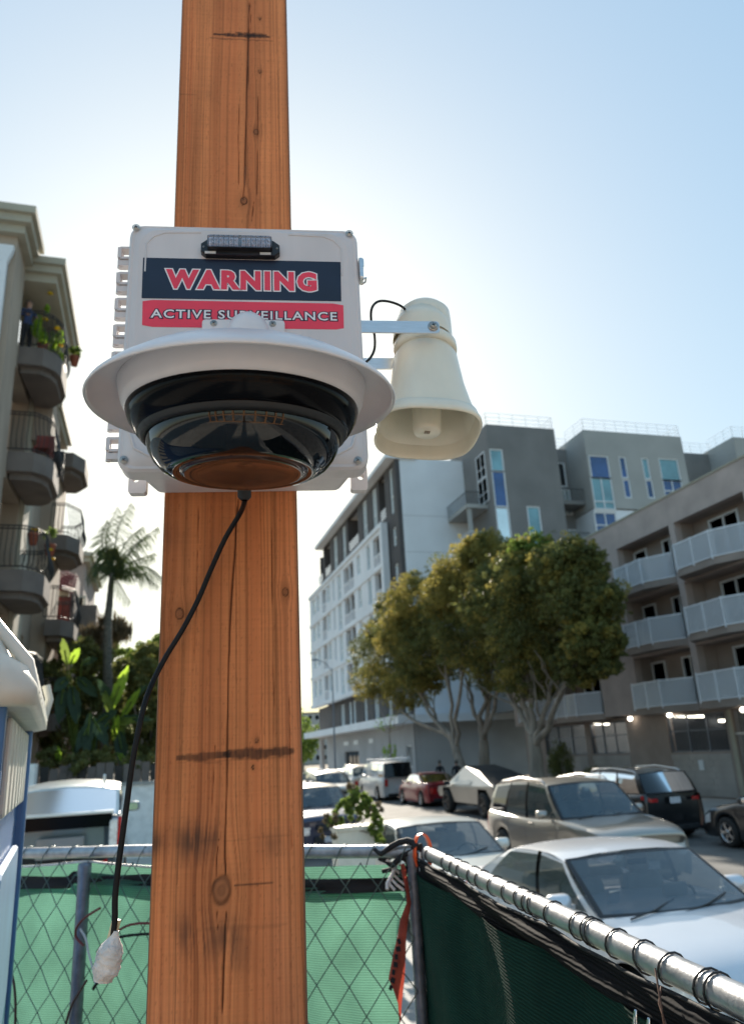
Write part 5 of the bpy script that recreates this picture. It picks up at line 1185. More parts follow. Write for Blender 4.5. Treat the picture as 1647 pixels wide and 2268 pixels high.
    def bay(name, x0, x1, y0, ztop, m, wins, zbot=5):
        q = fY(y0); b = MB(); ops = [(a,c,z0,z1) for a,c,z0,z1,*_ in wins]
        wall_open(b, q, x0, x1, zbot, ztop, .35, ops); b.build('bay_wall', M[m], r, True)
        partw('bay_side', m, r, ((x0,y0+.351,zbot),(x0+.3,y0+9,ztop))); partw('bay_side', m, r, ((x1-.3,y0+.351,zbot),(x1,y0+9,ztop))); partw('bay_roof', m, r, ((x0+.3,y0+.35,ztop-.5),(x1-.3,y0+9,ztop-.2)))
        for a,c,z0,z1,pn,bars,mull in wins: window(r, q, a, c, z0, z1, .10, pn, fw_=.13, bars=bars, mull=mull)
    def guard(pts, z):
        for k in range(len(pts)-1):
            A_, B_ = Vector((*pts[k],z)), Vector((*pts[k+1],z)); b = MB(); n = max(2,int((B_-A_).length/1.1))
            for hh in (.35,.72,1.1): b.tube([A_+Vector((0,0,hh)),B_+Vector((0,0,hh))], .022, 5)
            for j in range(n+1): p = A_+(B_-A_)*j/n; b.tube([p,p+Vector((0,0,1.1))], .02, 5)
            b.build('roof_guard_rail', M['rail_white'], r, True)
    R1 = lambda x,y: ((1200+x*.5464)/1.8057,(1650+y*.5464)/1.8057); R2 = lambda x,y: ((2100+x*.5307)/1.8057,(1650+y*.5307)/1.8057)
    W_ = lambda Rn,x0,y0,x1,y1,pn,bars=(),mull=(): (lambda p,q: (min(p[0],q[0]),max(p[0],q[0]),min(p[1],q[1]),max(p[1],q[1]),pn,bars,mull))(px2(*Rn(x0,y0),YG), px2(*Rn(x1,y1),YG))
    def WC(Rn, xc, yc, w_, hh, pn, bars=(), mull=()): x,z = px2(*Rn(xc,yc),YG); return (x-w_/2,x+w_/2,z-hh/2,z+hh/2,pn,bars,mull)
    ztop = 28.75
    bay('dark', 26.5, 33.0, YG, ztop, 'big_grey', [WC(R1,1440,348,1.25,2.1,'pane_teal'),WC(R1,1462,555,1.25,3.3,'pane_blue'),WC(R1,1492,828,1.25,3.3,'pane_sky_sheen'),WC(R2,76,850,1.25,3.4,'pane_teal'),WC(R1,1530,1180,1.2,3.0,'pane_teal')])
    zz = onX(1075,1020,26.5)
    for (rx,ry,rx2,ry2) in ((1285,320,1365,460),(1300,500,1385,640)):           # windows in the side of the dark bay
        p = onX(*R1(rx,(ry+20)),26.5); q = onX(*R1(rx2,ry2),26.5); window(r, fX(26.5), min(p.y,q.y,57.8), min(max(p.y,q.y),58.6), q.z, p.z, -.02, 'pane_teal', bars=(.4,), mull=(.5,))
    bay('recess', 33.0, 36.2, YG+3.2, 28.3, 'big_grey', [ (34.5,35.6,24.6,27.0,'pane_dark',(),()), (34.6,35.8,21.9,24.4,'pane_sky_sheen',(),(.5,)), (34.4,36.0,17.6,20.6,'pane_sky_sheen',(),(.5,))])
    bay('light', 35.9, 46.1, YG-.0, ztop+.15, 'big_light', [WC(R2,562,408,2.0,2.2,'pane_blue'),WC(R2,588,607,2.1,3.0,'pane_teal',(.25,),(.5,)),WC(R2,741,412,.75,2.1,'pane_blue'),WC(R2,770,572,.75,1.8,'pane_blue'),WC(R2,912,420,.75,2.1,'pane_teal'),WC(R2,942,575,.75,1.8,'pane_blue'),WC(R2,1090,428,2.1,2.2,'pane_teal'),WC(R2,1120,590,2.1,2.2,'pane_blue',(.5,),(.5,))], zbot=21.6)
    bay('white', 35.9, 46.1, YG+.12, 21.5, 'big_white', [WC(R2,620,845,2.2,2.4,'pane_blue',(.5,),(.5,)), (42,44,18.5,20.5,'pane_blue',(),(.5,))])
    bay('recess', 46.1, 52, YG+3, 28.7, 'big_grey', []); bay('far', 51.5, 60, YG-.5, ztop+.3, 'big_light', [])
    guard([(26.6,58.5),(26.6,YG+.1),(32.9,YG+.1),(32.9,57)], ztop); guard([(33,YG+3.3),(36,YG+3.3)], 28.3); guard([(36,57.2),(36,YG+.1),(46,YG+.1),(46,57)], ztop+.15); guard([(46,YG+3.1),(52,YG+3.1)], 28.7); guard([(51.6,57),(51.6,YG-.4),(60,YG-.4)], ztop+.3)
    # stacked corner balconies between the white wall and the dark bay
    for z in (21.9, 18.4, 14.9):
        partw('balcony_slab','big_white' if z>20 else 'big_light', r, ((26.4-.9+.0,YG+.2+.0,z-.3),(26.49,Y0-.01,z)), ((26.49,YG-1.6,z-.3),(29.0,YG-.005,z)) ) if False else partw('balcony_slab','big_light', r, ((24.6,YG+1.2,z-.35),(26.49,Y0-.01,z)))
        b = MB(); x0,y0 = 24.65, YG+1.25
        for A_,B_ in (((x0,Y0-.05),(x0,y0)),((x0,y0),(26.45,y0))):
            A_=Vector((*A_,z)); B_=Vector((*B_,z)); n=int((B_-A_).length/.16)
            b.tube([A_+Vector((0,0,1.08)),B_+Vector((0,0,1.08))],.03,5)
            for j in range(n+1): p=A_+(B_-A_)*j/n; b.tube([p,p+Vector((0,0,1.08))],.014,4)
        b.build('balcony_rail', M['iron' if z>20 else 'rail_white'], r, True)
    partw('balcony_column','big_light', r, ((24.75,YG+1.35,11),(25.05,YG+1.65,21.55)))
    for z in (22.6, 18.6):
        partw('balcony_slab','big_grey', r, ((33.01,YG+1.2,z-.35),(35.89,YG+3.19,z)))
        b = MB()
        for j in range(18): x=33.05+j*.165; b.tube([(x,YG+1.25,z),(x,YG+1.25,z+1.08)],.014,4)
        b.tube([(33.02,YG+1.25,z+1.08),(35.88,YG+1.25,z+1.08)],.03,5); b.build('balcony_rail', M['iron'], r, True)
big_block()

# ---- old stucco apartments on the left
def railing_belly(parent, pts, z, h=1.05, belly=.12, m='iron', step=.11):
    b = MB(); c = Vector((sum(p[0] for p in pts)/len(pts), sum(p[1] for p in pts)/len(pts), 0))
    for k in range(len(pts)-1):
        A_, B_ = Vector((*pts[k],0)), Vector((*pts[k+1],0)); d = (B_-A_); nn = Vector((d.y,-d.x,0)).normalized()
        if nn.dot((A_+B_)/2-c) < 0: nn = -nn
        for zz in (z+h, z+h*.93, z+.06): b.tube([A_+Vector((0,0,zz)), B_+Vector((0,0,zz))], .018, 5)
        n = max(2,int(d.length/step))
        for j in range(n):
            p = A_+d*(j/n); b.tube([p+Vector((0,0,z+h)), p+nn*belly*.3+Vector((0,0,z+h*.66)), p+nn*belly+Vector((0,0,z+h*.36)), p+nn*belly*.75+Vector((0,0,z+h*.16)), p+Vector((0,0,z+.06))], .010, 4)
    return stuff(b.build('railing', M[m], parent, True))
def left_apartments():
    XW = -3.62; r = thing('stucco_apartments', 'old tan stucco apartment building with rounded balconies and heavy cornice at the left edge', 'building', (XW,18,.55)); YF = 17.3
    ZT = 15.55; ZB = 15.2; g = fXp(XW); fl = [12.85, 9.95, 7.0, 4.05]
    ye = 24.6
    ops = [(18.55,20.75,z,z+2.25) for z in fl]+[(22.5,23.5,z+.2,z+2.1) for z in fl]+[(19.25,20.75,1.1,3.2)]
    b = MB(); wall_open(b, g, YF, ye, .5, ZT, .4, ops); b.build('east_wall', M['stucco_tan'], r, True)
    b = MB(); b.box((XW-9,YF-.0,.5),(XW-.401,YF+.4,ZT)); b.build('south_wall', M['stucco_tan'], r, True)
    partw('end_wall','stucco_tan', r, ((XW-8,ye-.4,.5),(XW-.401,ye,ZT)))
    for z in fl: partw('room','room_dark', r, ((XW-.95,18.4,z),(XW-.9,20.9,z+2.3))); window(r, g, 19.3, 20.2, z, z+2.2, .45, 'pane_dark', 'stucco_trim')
    for z in fl: window(r, g, 22.5, 23.5, z+.2, z+2.1, .2, 'pane_dark', 'stucco_trim', mull=(.5,))
    partw('pilaster','stucco_trim', r, ((XW+.002,20.9,.5),(XW+.12,22.2,ZT-.4)))
    # cornice in three steps, main and over the bay
    def cornice(x0, y0, y1, z, xin=-13, back=False):
        for i,(o,dz,hh) in enumerate(((.42,0,.20),(.32,-.22,.22),(.18,-.46,.24))):
            b = MB(); b.box((xin,y0-o,z+dz-.02),(x0+o,y1+(o if back else -.0),z+dz+hh-.02)); b.build('cornice', M['stucco_trim'], r, True)
    cornice(XW+.0, YF, 18.55, ZT, back=False)
    # top floor bay that stands forward
    partw('bay_wall','stucco_tan', r, ((XW+.13,20.95,11.2),(XW+.62,22.6,ZB-.3)), ((XW+.13,18.9,ZB-.42),(XW+.56,20.94,ZB-.3)))
    partw('bay_fin','slab_grey', r, ((XW+.01,20.93,12.85),(XW+.66,21.05,ZB-.32)))
    for i,(o,dz,hh) in enumerate(((.36,0,.20),(.27,-.22,.22),(.15,-.46,.24))): partw('bay_cornice','stucco_trim', r, ((XW-.4,18.75-o,ZB+dz-.02-.0),(XW+.62+o,22.7+o,ZB+dz+hh-.02)))
    for i,(o,dz,hh) in enumerate(((.30,0,.16),(.20,-.18,.18))): partw('string_course','stucco_trim', r, ((XW+.002,22.0-o,12.6+dz),(XW+.45+o,24.4+o,12.6+dz+hh)))
    # downpipe with hopper
    p = onY(12, 545, YF-.12); b = MB(); b.rings([[(p.x+sx*w_,YF-.12+sy*.08,z) for sx,sy in ((-1,-1),(1,-1),(1,1),(-1,1))] for w_,z in ((.20,p.z),(.19,p.z-.12),(.09,p.z-.45))], cap=True)
    b.box((p.x-.085,YF-.20,.6),(p.x+.085,YF-.04,p.z-.451)); b.build('downpipe', M['frame_white'], r, True)
    near = lambda e=0: [(XW-.06,18.70-e),(XW+.60,18.70-e),(XW+.86,18.95),(XW+.99+e,19.30),(XW+.99+e,20.45),(XW+.86,20.85),(XW+.60,21.10+e),(XW+.125,21.10+e)]
    for i,z in enumerate(fl):
        b = MB(); P = near(); P[0] = (XW+.005,18.70); b.prism(P, z-.52, z-.02); inner = [(lerp(XW+.3,p[0],.82),lerp(19.9,p[1],.85)) for p in P]; b.prism(inner, z-.68, z-.521); b.build('balcony_slab', M['slab_grey'], r, True)
        if i == 3: railing_belly(r, [(p[0]-.06,p[1]+.05) for p in P], z, m='iron')
        else: railing_belly(r, [(p[0]-.06,p[1]) for p in P], z)
    XQ = -3.2
    for z in (12.2, 9.45, 6.8, 4.05):
        P = [(XQ,24.2),(XQ+.45,24.2),(XQ+.78,24.8),(XQ+.78,26.1),(XQ+.45,26.7),(XQ,26.7)]
        b = MB(); b.prism(P, z-.5, z-.02); inner = [(lerp(XQ+.2,p[0],.75),lerp(25.5,p[1],.8)) for p in P]; b.prism(inner, z-.64, z-.501); b.build('balcony_slab', M['slab_grey'], r, True)
        if z < 12: railing_belly(r, [(p[0]-.05,p[1]) for p in P], z, 1.0)
    partw('rear_wing','stucco_tan', r, ((XW-8,24.61,.5),(XQ-.001,27,12.4))); partw('rear_wing_low','stucco_brown', r, ((-3.199-.0,24.61,.5),(-3.15,26.5,3.4)))
    return fl, near
FL, NEAR = left_apartments()
def second_apartments():
    r = thing('rear_apartments', 'darker apartment house with red tiled awning behind the left building', 'building', (-4,36,.55))
    # its south east corner passes about (194,1222) .. (206,1265)
    Y0 = 38.0; c = onY(190,1235,Y0); X1 = c.x; ZT = c.z; g = fXp(X1)
    b = MB(); ops = [(Y0+1.2,Y0+2.6,z,z+1.7) for z in (5.0,8.2,11.2)]; wall_open(b, g, Y0, Y0+7, .5, ZT, .35, ops); b.build('east_wall', M['stucco_brown'], r, True)
    for a,cc,z0,z1 in ops: window(r, g, a, cc, z0, z1, .12, 'pane_sky_sheen', 'stucco_trim', mull=(.5,))
    partw('south_wall','stucco_brown', r, ((X1-9,Y0,.5),(X1-.351,Y0+.35,ZT)))
    for o,dz,hh in ((.35,0,.2),(.22,-.24,.24)): partw('cornice','stucco_trim', r, ((X1-9,Y0-o,ZT+dz),(X1+o,Y0+7,ZT+dz+hh)))
    for px,py,px1,py1 in ((160,1320,185,1400),(150,1440,170,1500)):
        p = onY(px,py,Y0); q = onY(px1,py1,Y0); window(r, fY(Y0), p.x, q.x, q.z, p.z, -.02, 'pane_sky_sheen', 'stucco_trim', bars=(.5,), mull=(.5,))
    # grey stair projection
    p = onY(157,1395,33); q = onY(205,1500,33); partw('grey_bay','slab_grey', r, ((p.x,33,.5),(q.x,38,onY(180,1340,33).z)))
    # red tiled awning roof over a balcony
    A_ = onY(112,1240,30); B_ = onY(163,1290,30); b = MB()
    for row in range(6):
        for k in range(9):
            x = lerp(A_.x,B_.x+.1,k/9)+.0; z = A_.z-row*.17-.0; y = 30.9-row*.22
            T = Matrix.Translation((x,y,z-(x-A_.x)*.5)); b = MB(); n = 5; pr = [(math.cos(math.pi*i/n)*.085,math.sin(math.pi*i/n)*.05) for i in range(n+1)]
            b.rings([[(q_[0],0,q_[1]) for q_ in pr],[(q_[0]*1.1,-.26,q_[1]-.14) for q_ in pr]], T, close=False); b.build('roof_tile', M['roof_red'], r, True)
    partw('awning_beam','stucco_trim', r, ((A_.x-.6,29.7,A_.z-1.45),(B_.x-.1,29.9,A_.z-1.25)))
    partw('red_wall','roof_red', r, ((A_.x-.2,30.95,6.9),(B_.x-.15,31.1,A_.z-.3)), ((A_.x-.2,30.95,3.6),(B_.x-.3,31.1,6.2)))
    partw('rear_block','stucco_brown', r, ((-9,31.2,.5),(B_.x-.05,33,A_.z-.2)))
second_apartments()

# ---- garden wall and parapets at left
gw = thing('garden_wall', 'low white rendered wall with a coping behind the grey hatchback', 'wall', (-3,18.3,.6))
partw('wall','paint_white', gw, ((-9,18.3,.5),(1.7,18.5,2.08))); partw('coping','concrete', gw, ((-9,18.25,2.08),(1.75,18.56,2.14)))
p = onY(62,1690,17.0); partw('pier','paint_white', gw, ((p.x-1.2,16.9,.5),(onY(80,1690,17).x,17.3,onY(78,1692,17).z)))
bw = thing('board_fence', 'weathered dark board fence standing behind the white wall', 'fence', (-3,19.4,.55))
for i in range(46):
    x = -7.2+i*.2; b = MB(); b.box((x,19.4+.01*(i%3),.5),(x+.185,19.43+.01*(i%3),2.55+.05*math.sin(i*1.7))); b.build('board', M['iron'] if i%4==0 else M['slab_grey'], bw, True)

# ================================================================== VEGETATION
def leaf_mat(name, c1, c2, trans=.45):
    m = mat(name, c1, .55, var=.2, vscale=.6, bump=0, trans=trans, col2=c2, spec=.3); N = m.node_tree
    tn = [n for n in N.nodes if n.type == 'TEX_NOISE'][0]; tn.inputs['Detail'].default_value = 6; tn.inputs['Roughness'].default_value = .8
    return m
M['leaf_olive_sunlit'] = leaf_mat('leaf_olive_sunlit', (.42,.335,.085), (.12,.125,.035), .5)  # olive foliage with the golden tone of its sunlit side painted in
M['leaf_dark'] = leaf_mat('leaf_dark', (.21,.215,.065), (.055,.068,.025), .45)
M['leaf_mid'] = leaf_mat('leaf_mid', (.24,.31,.06), (.07,.12,.03), .55)
M['leaf_palm'] = leaf_mat('leaf_palm', (.10,.14,.05), (.04,.06,.03), .35)
M['leaf_lime'] = leaf_mat('leaf_lime', (.36,.52,.05), (.20,.34,.04), .65)
M['leaf_banana'] = leaf_mat('leaf_banana', (.045,.08,.04), (.02,.038,.02), .3)
M['leaf_dry'] = leaf_mat('leaf_dry', (.18,.14,.08), (.09,.07,.04), .3)
M['petal_yellow'] = mat('petal_yellow', (.85,.62,.02), .5, trans=.4, bump=0)
M['petal_pink'] = mat('petal_pink', (.7,.3,.3), .5, trans=.4, bump=0)
def leaves(name, C, size, m, parent=None, world=True, aspect=.5, rng=RNG, droop=.0):
    """many small bent leaf faces, one quad each, centres C"""
    n = len(C); a = rng.normal(size=(n,3)); a /= np.linalg.norm(a,axis=1)[:,None]; b_ = rng.normal(size=(n,3)); a[:,2] -= droop
    b_ -= (b_*a).sum(1)[:,None]*a/np.maximum((a*a).sum(1),.01)[:,None]; b_ /= np.linalg.norm(b_,axis=1)[:,None]; s = size*rng.uniform(.6,1.35,n)[:,None]
    V = np.stack([C-a*s*.5, C+b_*s*aspect*.5, C+a*s*.5, C-b_*s*aspect*.5],1).reshape(-1,3)
    if parent is not None and world:
        W = np.array(root_matrix(parent).inverted()); V = V@W[:3,:3].T+W[:3,3]
    F = np.arange(4*n).reshape(-1,4); me = bpy.data.meshes.new(name); me.vertices.add(4*n); me.vertices.foreach_set('co', V.astype(np.float32).ravel())
    me.loops.add(4*n); me.loops.foreach_set('vertex_index', F.ravel().astype(np.int32)); me.polygons.add(n)
    me.polygons.foreach_set('loop_start', np.arange(0,4*n,4,dtype=np.int32)); me.polygons.foreach_set('loop_total', np.full(n,4,np.int32)); me.materials.append(m); me.update()
    return link(name, me, parent)
def blob_pts(c, r, n, rng=RNG, sub=14, tight=.34):
    """leaf centres in clumps spread through an ellipsoid, gaps left between the clumps"""
    c = np.array(c); r = np.array(r); d = rng.normal(size=(sub,3)); d /= np.linalg.norm(d,axis=1)[:,None]; d *= rng.uniform(.35,1.0,(sub,1))**.6
    cc = c+d*r; k = rng.integers(0,sub,n); p = rng.normal(size=(n,3)); p /= np.linalg.norm(p,axis=1)[:,None]; p *= rng.uniform(.2,1,(n,1))**.5
    return cc[k]+p*r*tight*rng.uniform(.7,1.25,(sub,1))[k]
def limb(b, p0, p1, r0, r1, wob=.1, n=7):
    p0, p1 = Vector(p0), Vector(p1); L_ = (p1-p0).length; pts = []
    for i in range(n+1):
        t = i/n; q = p0.lerp(p1,t); w_ = math.sin(math.pi*t)*wob*L_
        pts.append(q+Vector((random.uniform(-1,1),random.uniform(-1,1),random.uniform(-.4,.4)))*w_*.35+Vector((0,0,-.25*w_)))
    b.tube(pts, [lerp(r0,r1,i/n) for i in range(n+1)], 9); return pts
def street_tree(label, base, forks, crowns, n, lm, tr=.2, group='street trees'):
    tr *= 1.35
    r = thing('street_tree', label, 'tree', tuple(base), 0, group)
    b = MB(); top = Vector(forks[0]); trunk = limb(b, Vector(base)-Vector((0,0,.05)), top, tr*1.15, tr*.8, .06); b.build('trunk', M['bark'], r, True)
    for k, f_ in enumerate(forks[1:]):
        b = MB(); p = limb(b, trunk[-1 if k%2==0 else -2], f_, tr*.52, tr*.20, .12)
        for j in range(4):
            s_ = p[3+j if 3+j < len(p) else -1]; e = Vector(f_)+Vector((random.uniform(-1.3,1.3),random.uniform(-1.2,1.2),random.uniform(.4,1.7))); limb(b, s_, e, tr*.16, tr*.05, .15, 5)
        b.build('limb', M['bark'], r, True)
    for (c, rad, w_), m in zip(crowns, lm):
        rad = tuple(q*1.12 for q in rad); mo = {'leaf_olive_sunlit':'leaf_dark','leaf_dark':'leaf_olive_sunlit','leaf_mid':'leaf_olive_sunlit'}[m]; leaves('crown', blob_pts(c, tuple(q*1.05 for q in rad), int(n*w_*.35), sub=int(16+12*w_), tight=.26), .14, M[mo], r); o = leaves('crown', np.concatenate([blob_pts(c, rad, int(n*w_*.75), sub=int(45+40*w_), tight=.22), blob_pts(c, tuple(q*1.14 for q in rad), int(n*w_*.22), sub=int(50+50*w_), tight=.10), blob_pts(c, tuple(q*1.32 for q in rad), int(n*w_*.07), sub=int(40+30*w_), tight=.06)]), .15, M[m], r)
    return r
def cr(px, py, rp, X, rz=None, w_=1.0, ry=1.0):
    c = onX(px,py,X); d = (c-Vector((0,0,HC))).length; s = rp*d/FX; return (tuple(c), (s,s*ry,s*(rz or .85)), w_)
XT = 16.6
# left tree: leaning, olive crown
bse = onX(1040,1722,XT); bse.z = .15
f0 = onX(1003,1640,XT)
street_tree('olive leaved street tree with painted-in golden sunlight, leaning left, in front of the white block', bse, [f0, onX(930,1530,XT), onX(900,1470,XT-.5), onX(985,1450,XT), onX(1030,1420,XT), onX(860,1520,XT+.8)],
    [cr(850,1450,62,XT-.6,w_=1.0), cr(825,1510,42,XT-.5,w_=.5), cr(900,1400,62,XT-1,w_=1.1), cr(930,1330,62,XT-.6,w_=1), cr(960,1440,75,XT,w_=1.2), cr(900,1530,48,XT,w_=.6), cr(990,1390,70,XT+.6,w_=1),cr(870,1345,36,XT-.4,w_=.4),cr(840,1400,34,XT-.4,w_=.4), cr(985,1330,50,XT-.8,w_=.8), cr(940,1490,50,XT-.3,w_=.7)], 9500,
    ['leaf_dark','leaf_olive_sunlit','leaf_olive_sunlit','leaf_olive_sunlit','leaf_dark','leaf_olive_sunlit','leaf_dark','leaf_dark','leaf_olive_sunlit','leaf_olive_sunlit','leaf_olive_sunlit'], .20)
bs2 = onX(1072,1726,XT+1.2); bs2.z=.15
street_tree('dark multi stemmed street tree between the leaning tree and the pale trunked tree', bs2, [onX(1070,1640,XT+1.2), onX(1030,1500,XT+1), onX(1080,1450,XT+1.4), onX(1110,1500,XT+1.2), onX(1060,1400,XT+1)],
    [cr(1040,1290,80,XT-.2,w_=1.3), cr(1080,1240,62,XT-.5,w_=1.0), cr(1050,1400,90,XT+.5,w_=1.4), cr(1120,1380,80,XT+.8,w_=1.1), cr(1000,1300,50,XT-.6,w_=.8), cr(1130,1260,60,XT,w_=.9),cr(1100,1480,60,XT+1,w_=.5), cr(1110,1330,80,XT-1,w_=1.2), cr(1060,1225,40,XT-.9,w_=.6)], 9500,
    ['leaf_olive_sunlit','leaf_olive_sunlit','leaf_dark','leaf_dark','leaf_olive_sunlit','leaf_olive_sunlit','leaf_dark','leaf_dark','leaf_olive_sunlit'], .24)
bs3 = onX(1190,1736,XT-1.0); bs3.z=.15
street_tree('largest street tree with pale forked trunk and dark green crown before the pink apartments', bs3, [onX(1180,1630,XT-1), onX(1120,1530,XT-1.2), onX(1220,1510,XT-1), onX(1180,1480,XT-.6), onX(1270,1480,XT-1.2), onX(1140,1450,XT-.8)],
    [cr(1190,1290,88,XT-.8,w_=1.4), cr(1255,1260,68,XT-1.2,w_=1.0), cr(1180,1225,44,XT-1.2,w_=.6), cr(1290,1330,70,XT-1.2,w_=1.1), cr(1320,1420,52,XT-1.4,w_=.8), cr(1200,1400,95,XT-.6,w_=1.5), cr(1290,1240,40,XT-1,w_=.4), cr(1335,1330,34,XT-1.2,w_=.35), cr(1345,1480,26,XT-1.3,w_=.25,rz=.5), cr(1280,1470,48,XT-1.3,w_=.6), cr(1170,1490,60,XT-.8,w_=.5)], 9500,
    ['leaf_dark','leaf_dark','leaf_mid','leaf_dark','leaf_dark','leaf_dark','leaf_dark','leaf_dark','leaf_dark','leaf_dark','leaf_dark'], .23)
# bare sapling by the van
sp = onX(868,1690,15.6); sp.z=.15; r = thing('bare_sapling', 'nearly bare sapling with a few pale leaves behind the grey van', 'tree', tuple(sp))
b = MB(); t_ = onX(862,1625,15.6); limb(b, sp, t_, .06, .04, .02)
for px,py in ((800,1560),(830,1535),(862,1520),(900,1540),(930,1565),(880,1530)): limb(b, t_, onX(px,py,15.6), .03, .008, .12)
b.build('trunk', M['bark'], r, True)
leaves('crown', np.concatenate([blob_pts(onX(862,1665,15.6),(.5,.5,.7),220), blob_pts(onX(850,1600,15.6),(.9,.9,.6),90)]), .16, M['leaf_lime'], r)
# hedges
for (px0,px1,Xh,zt,lab) in ((1238,1252,19.6,2.6,'tall dark clipped shrub beside the pale tree trunk'),(1285,1322,19.4,1.25,'low dark hedge left of the black SUV in front of the garage'),(1335,1385,19.2,1.3,'low dark hedge behind the roof of the black SUV')):
    p = onX(px0,1700,Xh); q = onX(px1,1700,Xh); c = (p+q)/2; r = thing('hedge', lab, 'hedge', (c.x,c.y,.15))
    C = blob_pts((c.x,c.y,.15+(zt-.15)/2),(.5,abs(p.y-q.y)/2+.4,(zt-.15)/2),4500,sub=30,tight=.45); leaves('foliage', C, .10, M['leaf_dark'], r)
    b = MB(); b.tube([(c.x,c.y,.1),(c.x,c.y,zt*.6)], .05, 6); b.build('stem', M['bark'], r, True)
# palm
def palm():
    Y = 24.0; base = onY(236,1500,Y); base.z=.55; top = onY(248,1270,Y); mid = onY(238,1400,Y)
    r = thing('palm_tree', 'tall slim palm tree with feathery fronds standing between the left houses and the timber post', 'palm tree', tuple(base))
    b = MB(); P = spline([base, onY(237,1600,Y), mid, onY(243,1330,Y), top], 6); n = len(P); b.tube(P, [lerp(.17,.075,i/(n-1))+.008*(i%2) for i in range(n)], 10); b.build('trunk', M['palm_bark'], r, True)
    def frond(p0, pts, w_, m='leaf_palm', ns=36, dz=0):
        b = MB(); P = spline([p0]+pts, 8); b.tube(P, [lerp(.03,.006,i/(len(P)-1)) for i in range(len(P))], 5)
        for i in range(2, ns):
            t = i/ns; k = t*(len(P)-1); a_ = P[int(k)].lerp(P[min(int(k)+1,len(P)-1)],k%1); d = (P[min(int(k)+1,len(P)-1)]-P[max(int(k)-1,0)]).normalized()
            L_ = w_*math.sin(math.pi*(.12+.85*t))**.6*random.uniform(.8,1.1)
            for s_ in (1,-1):
                sd_ = d.cross(Vector((0,1,0))).normalized()*s_*.55 + Vector((0,random.uniform(-.7,.7),0)); e = a_+(d*.55+sd_+Vector((0,0,-.85-random.uniform(0,.4)))).normalized()*L_; wv = d*.012
                m_ = a_.lerp(e,.5)+Vector((0,0,.05*L_)); b.add([a_-wv,a_+wv,m_+wv*1.1,m_-wv*1.1,e],[(0,1,2,3),(3,2,4)])
        b.build('frond', M[m], r, True, fix=False)
    T_ = top
    tips = [((235,1190),(262,1120)),((262,1170),(292,1112)),((280,1200),(318,1165)),((300,1210),(352,1165)),((290,1245),(345,1225)),((300,1262),(352,1300)),((320,1255),(372,1290)),((225,1225),(205,1270)),((232,1240),(222,1300)),((262,1290),(290,1335)),((225,1200),(238,1150)),((270,1230),(330,1180)),((215,1250),(190,1285)),((240,1215),(215,1220))]
    for i,(m_,e) in enumerate(tips):
        dy = random.uniform(-1.2,1.2); frond(T_, [onY(*m_,Y+dy*.5), onY(*e,Y+dy)], .72, 'leaf_palm')
    leaves('crown_core', blob_pts(onY(250,1250,Y),(.30,.3,.42),500,sub=8), .22, M['leaf_dark'], r, droop=.8)
palm()
r = thing('dry_palm_skirt', 'shorter palm with brown drooping dead fronds below the slim palm', 'palm tree', tuple(onY(234,1480,27)*1.0)); r.location.z=.55
b = MB(); b.tube([Vector((onY(237,1500,27).x,27,.5)), onY(236,1400,27)], .2, 10); b.build('trunk', M['palm_bark'], r, True)
leaves('skirt', blob_pts(onY(236,1402,27),(.75,.7,.45),1500,sub=16), .35, M['leaf_dry'], r, droop=1.2, aspect=.16)
# dark thicket
def mass(name, label, pts, Y, n, m, size, cat='shrub'):
    c0 = onY(pts[0][0],pts[0][1],Y); r = thing(name, label, cat, (c0.x,Y,.55), 0, 'garden shrubs behind the white wall')
    C = np.concatenate([blob_pts(onY(px,py,Y+random.uniform(-.6,.6)), (rp*Y/FX*1.02, .8, rp*Y/FX), int(n*(rp/40)**1.6), sub=16) for px,py,rp in pts]); leaves('foliage', C, size, M[m], r)
    b = MB()
    for px,py,rp in pts: limb(b, (c0.x+random.uniform(-.3,.3),Y,.5), onY(px,py,Y), .05, .015, .1)
    b.build('stem', M['bark'], r, True); return r
mass('thicket', 'dark green thicket right of the banana plants, against the timber post', [(300,1500,45),(330,1470,40),(310,1560,50),(345,1540,40),(325,1640,50),(290,1620,45),(350,1620,40)], 23, 1500, 'leaf_dark', .16)
mass('thicket', 'dense dark shrub behind the banana plants beside the left apartments', [(150,1480,45),(200,1470,45),(130,1560,50),(190,1560,60),(240,1500,45),(150,1640,50),(220,1640,50),(255,1580,50)], 25.5, 1500, 'leaf_dark', .18)
mass('thicket', 'low dark undergrowth along the board fence', [(110,1680,26),(170,1690,26),(230,1688,26),(290,1690,26),(330,1690,26)], 20.2, 1500, 'leaf_dark', .13)
for i,(px,py,rp,Y) in enumerate(((270,1450,30,30),(310,1455,28,30),(345,1440,30,30),(180,1440,28,30))):
    mass('garden_tree', ('small rounded tree top left of the palm trunk base','dark tree top right of the palm trunk base','tree top touching the timber post above the thicket','tree top beside the grey stair projection')[i], [(px,py,rp),(px+10,py+35,rp)], Y, 1500, 'leaf_mid' if i!=2 else 'leaf_mid', .17, 'tree')
def big_leaf(b, p0, p1, w_, bend=.12, nrm=Vector((0,-1,0))):
    p0, p1 = Vector(p0), Vector(p1); d = p1-p0; L_ = d.length; side = d.cross(nrm).normalized(); rows = []
    for i in range(11):
        t = i/10; c = p0+d*t+Vector((0,0,-bend*L_*(t*t)))+nrm*(-.05); wd = w_*(math.sin(math.pi*min(1,.06+t*.94))**.65)*(1-.15*t)
        rows.append([c-side*wd+nrm*.25*wd+side*.02*math.sin(i*2.3), c-side*wd*.5+nrm*.10*wd, c, c+side*wd*.5+nrm*.10*wd, c+side*wd+nrm*.25*wd])
    b.grid(rows)
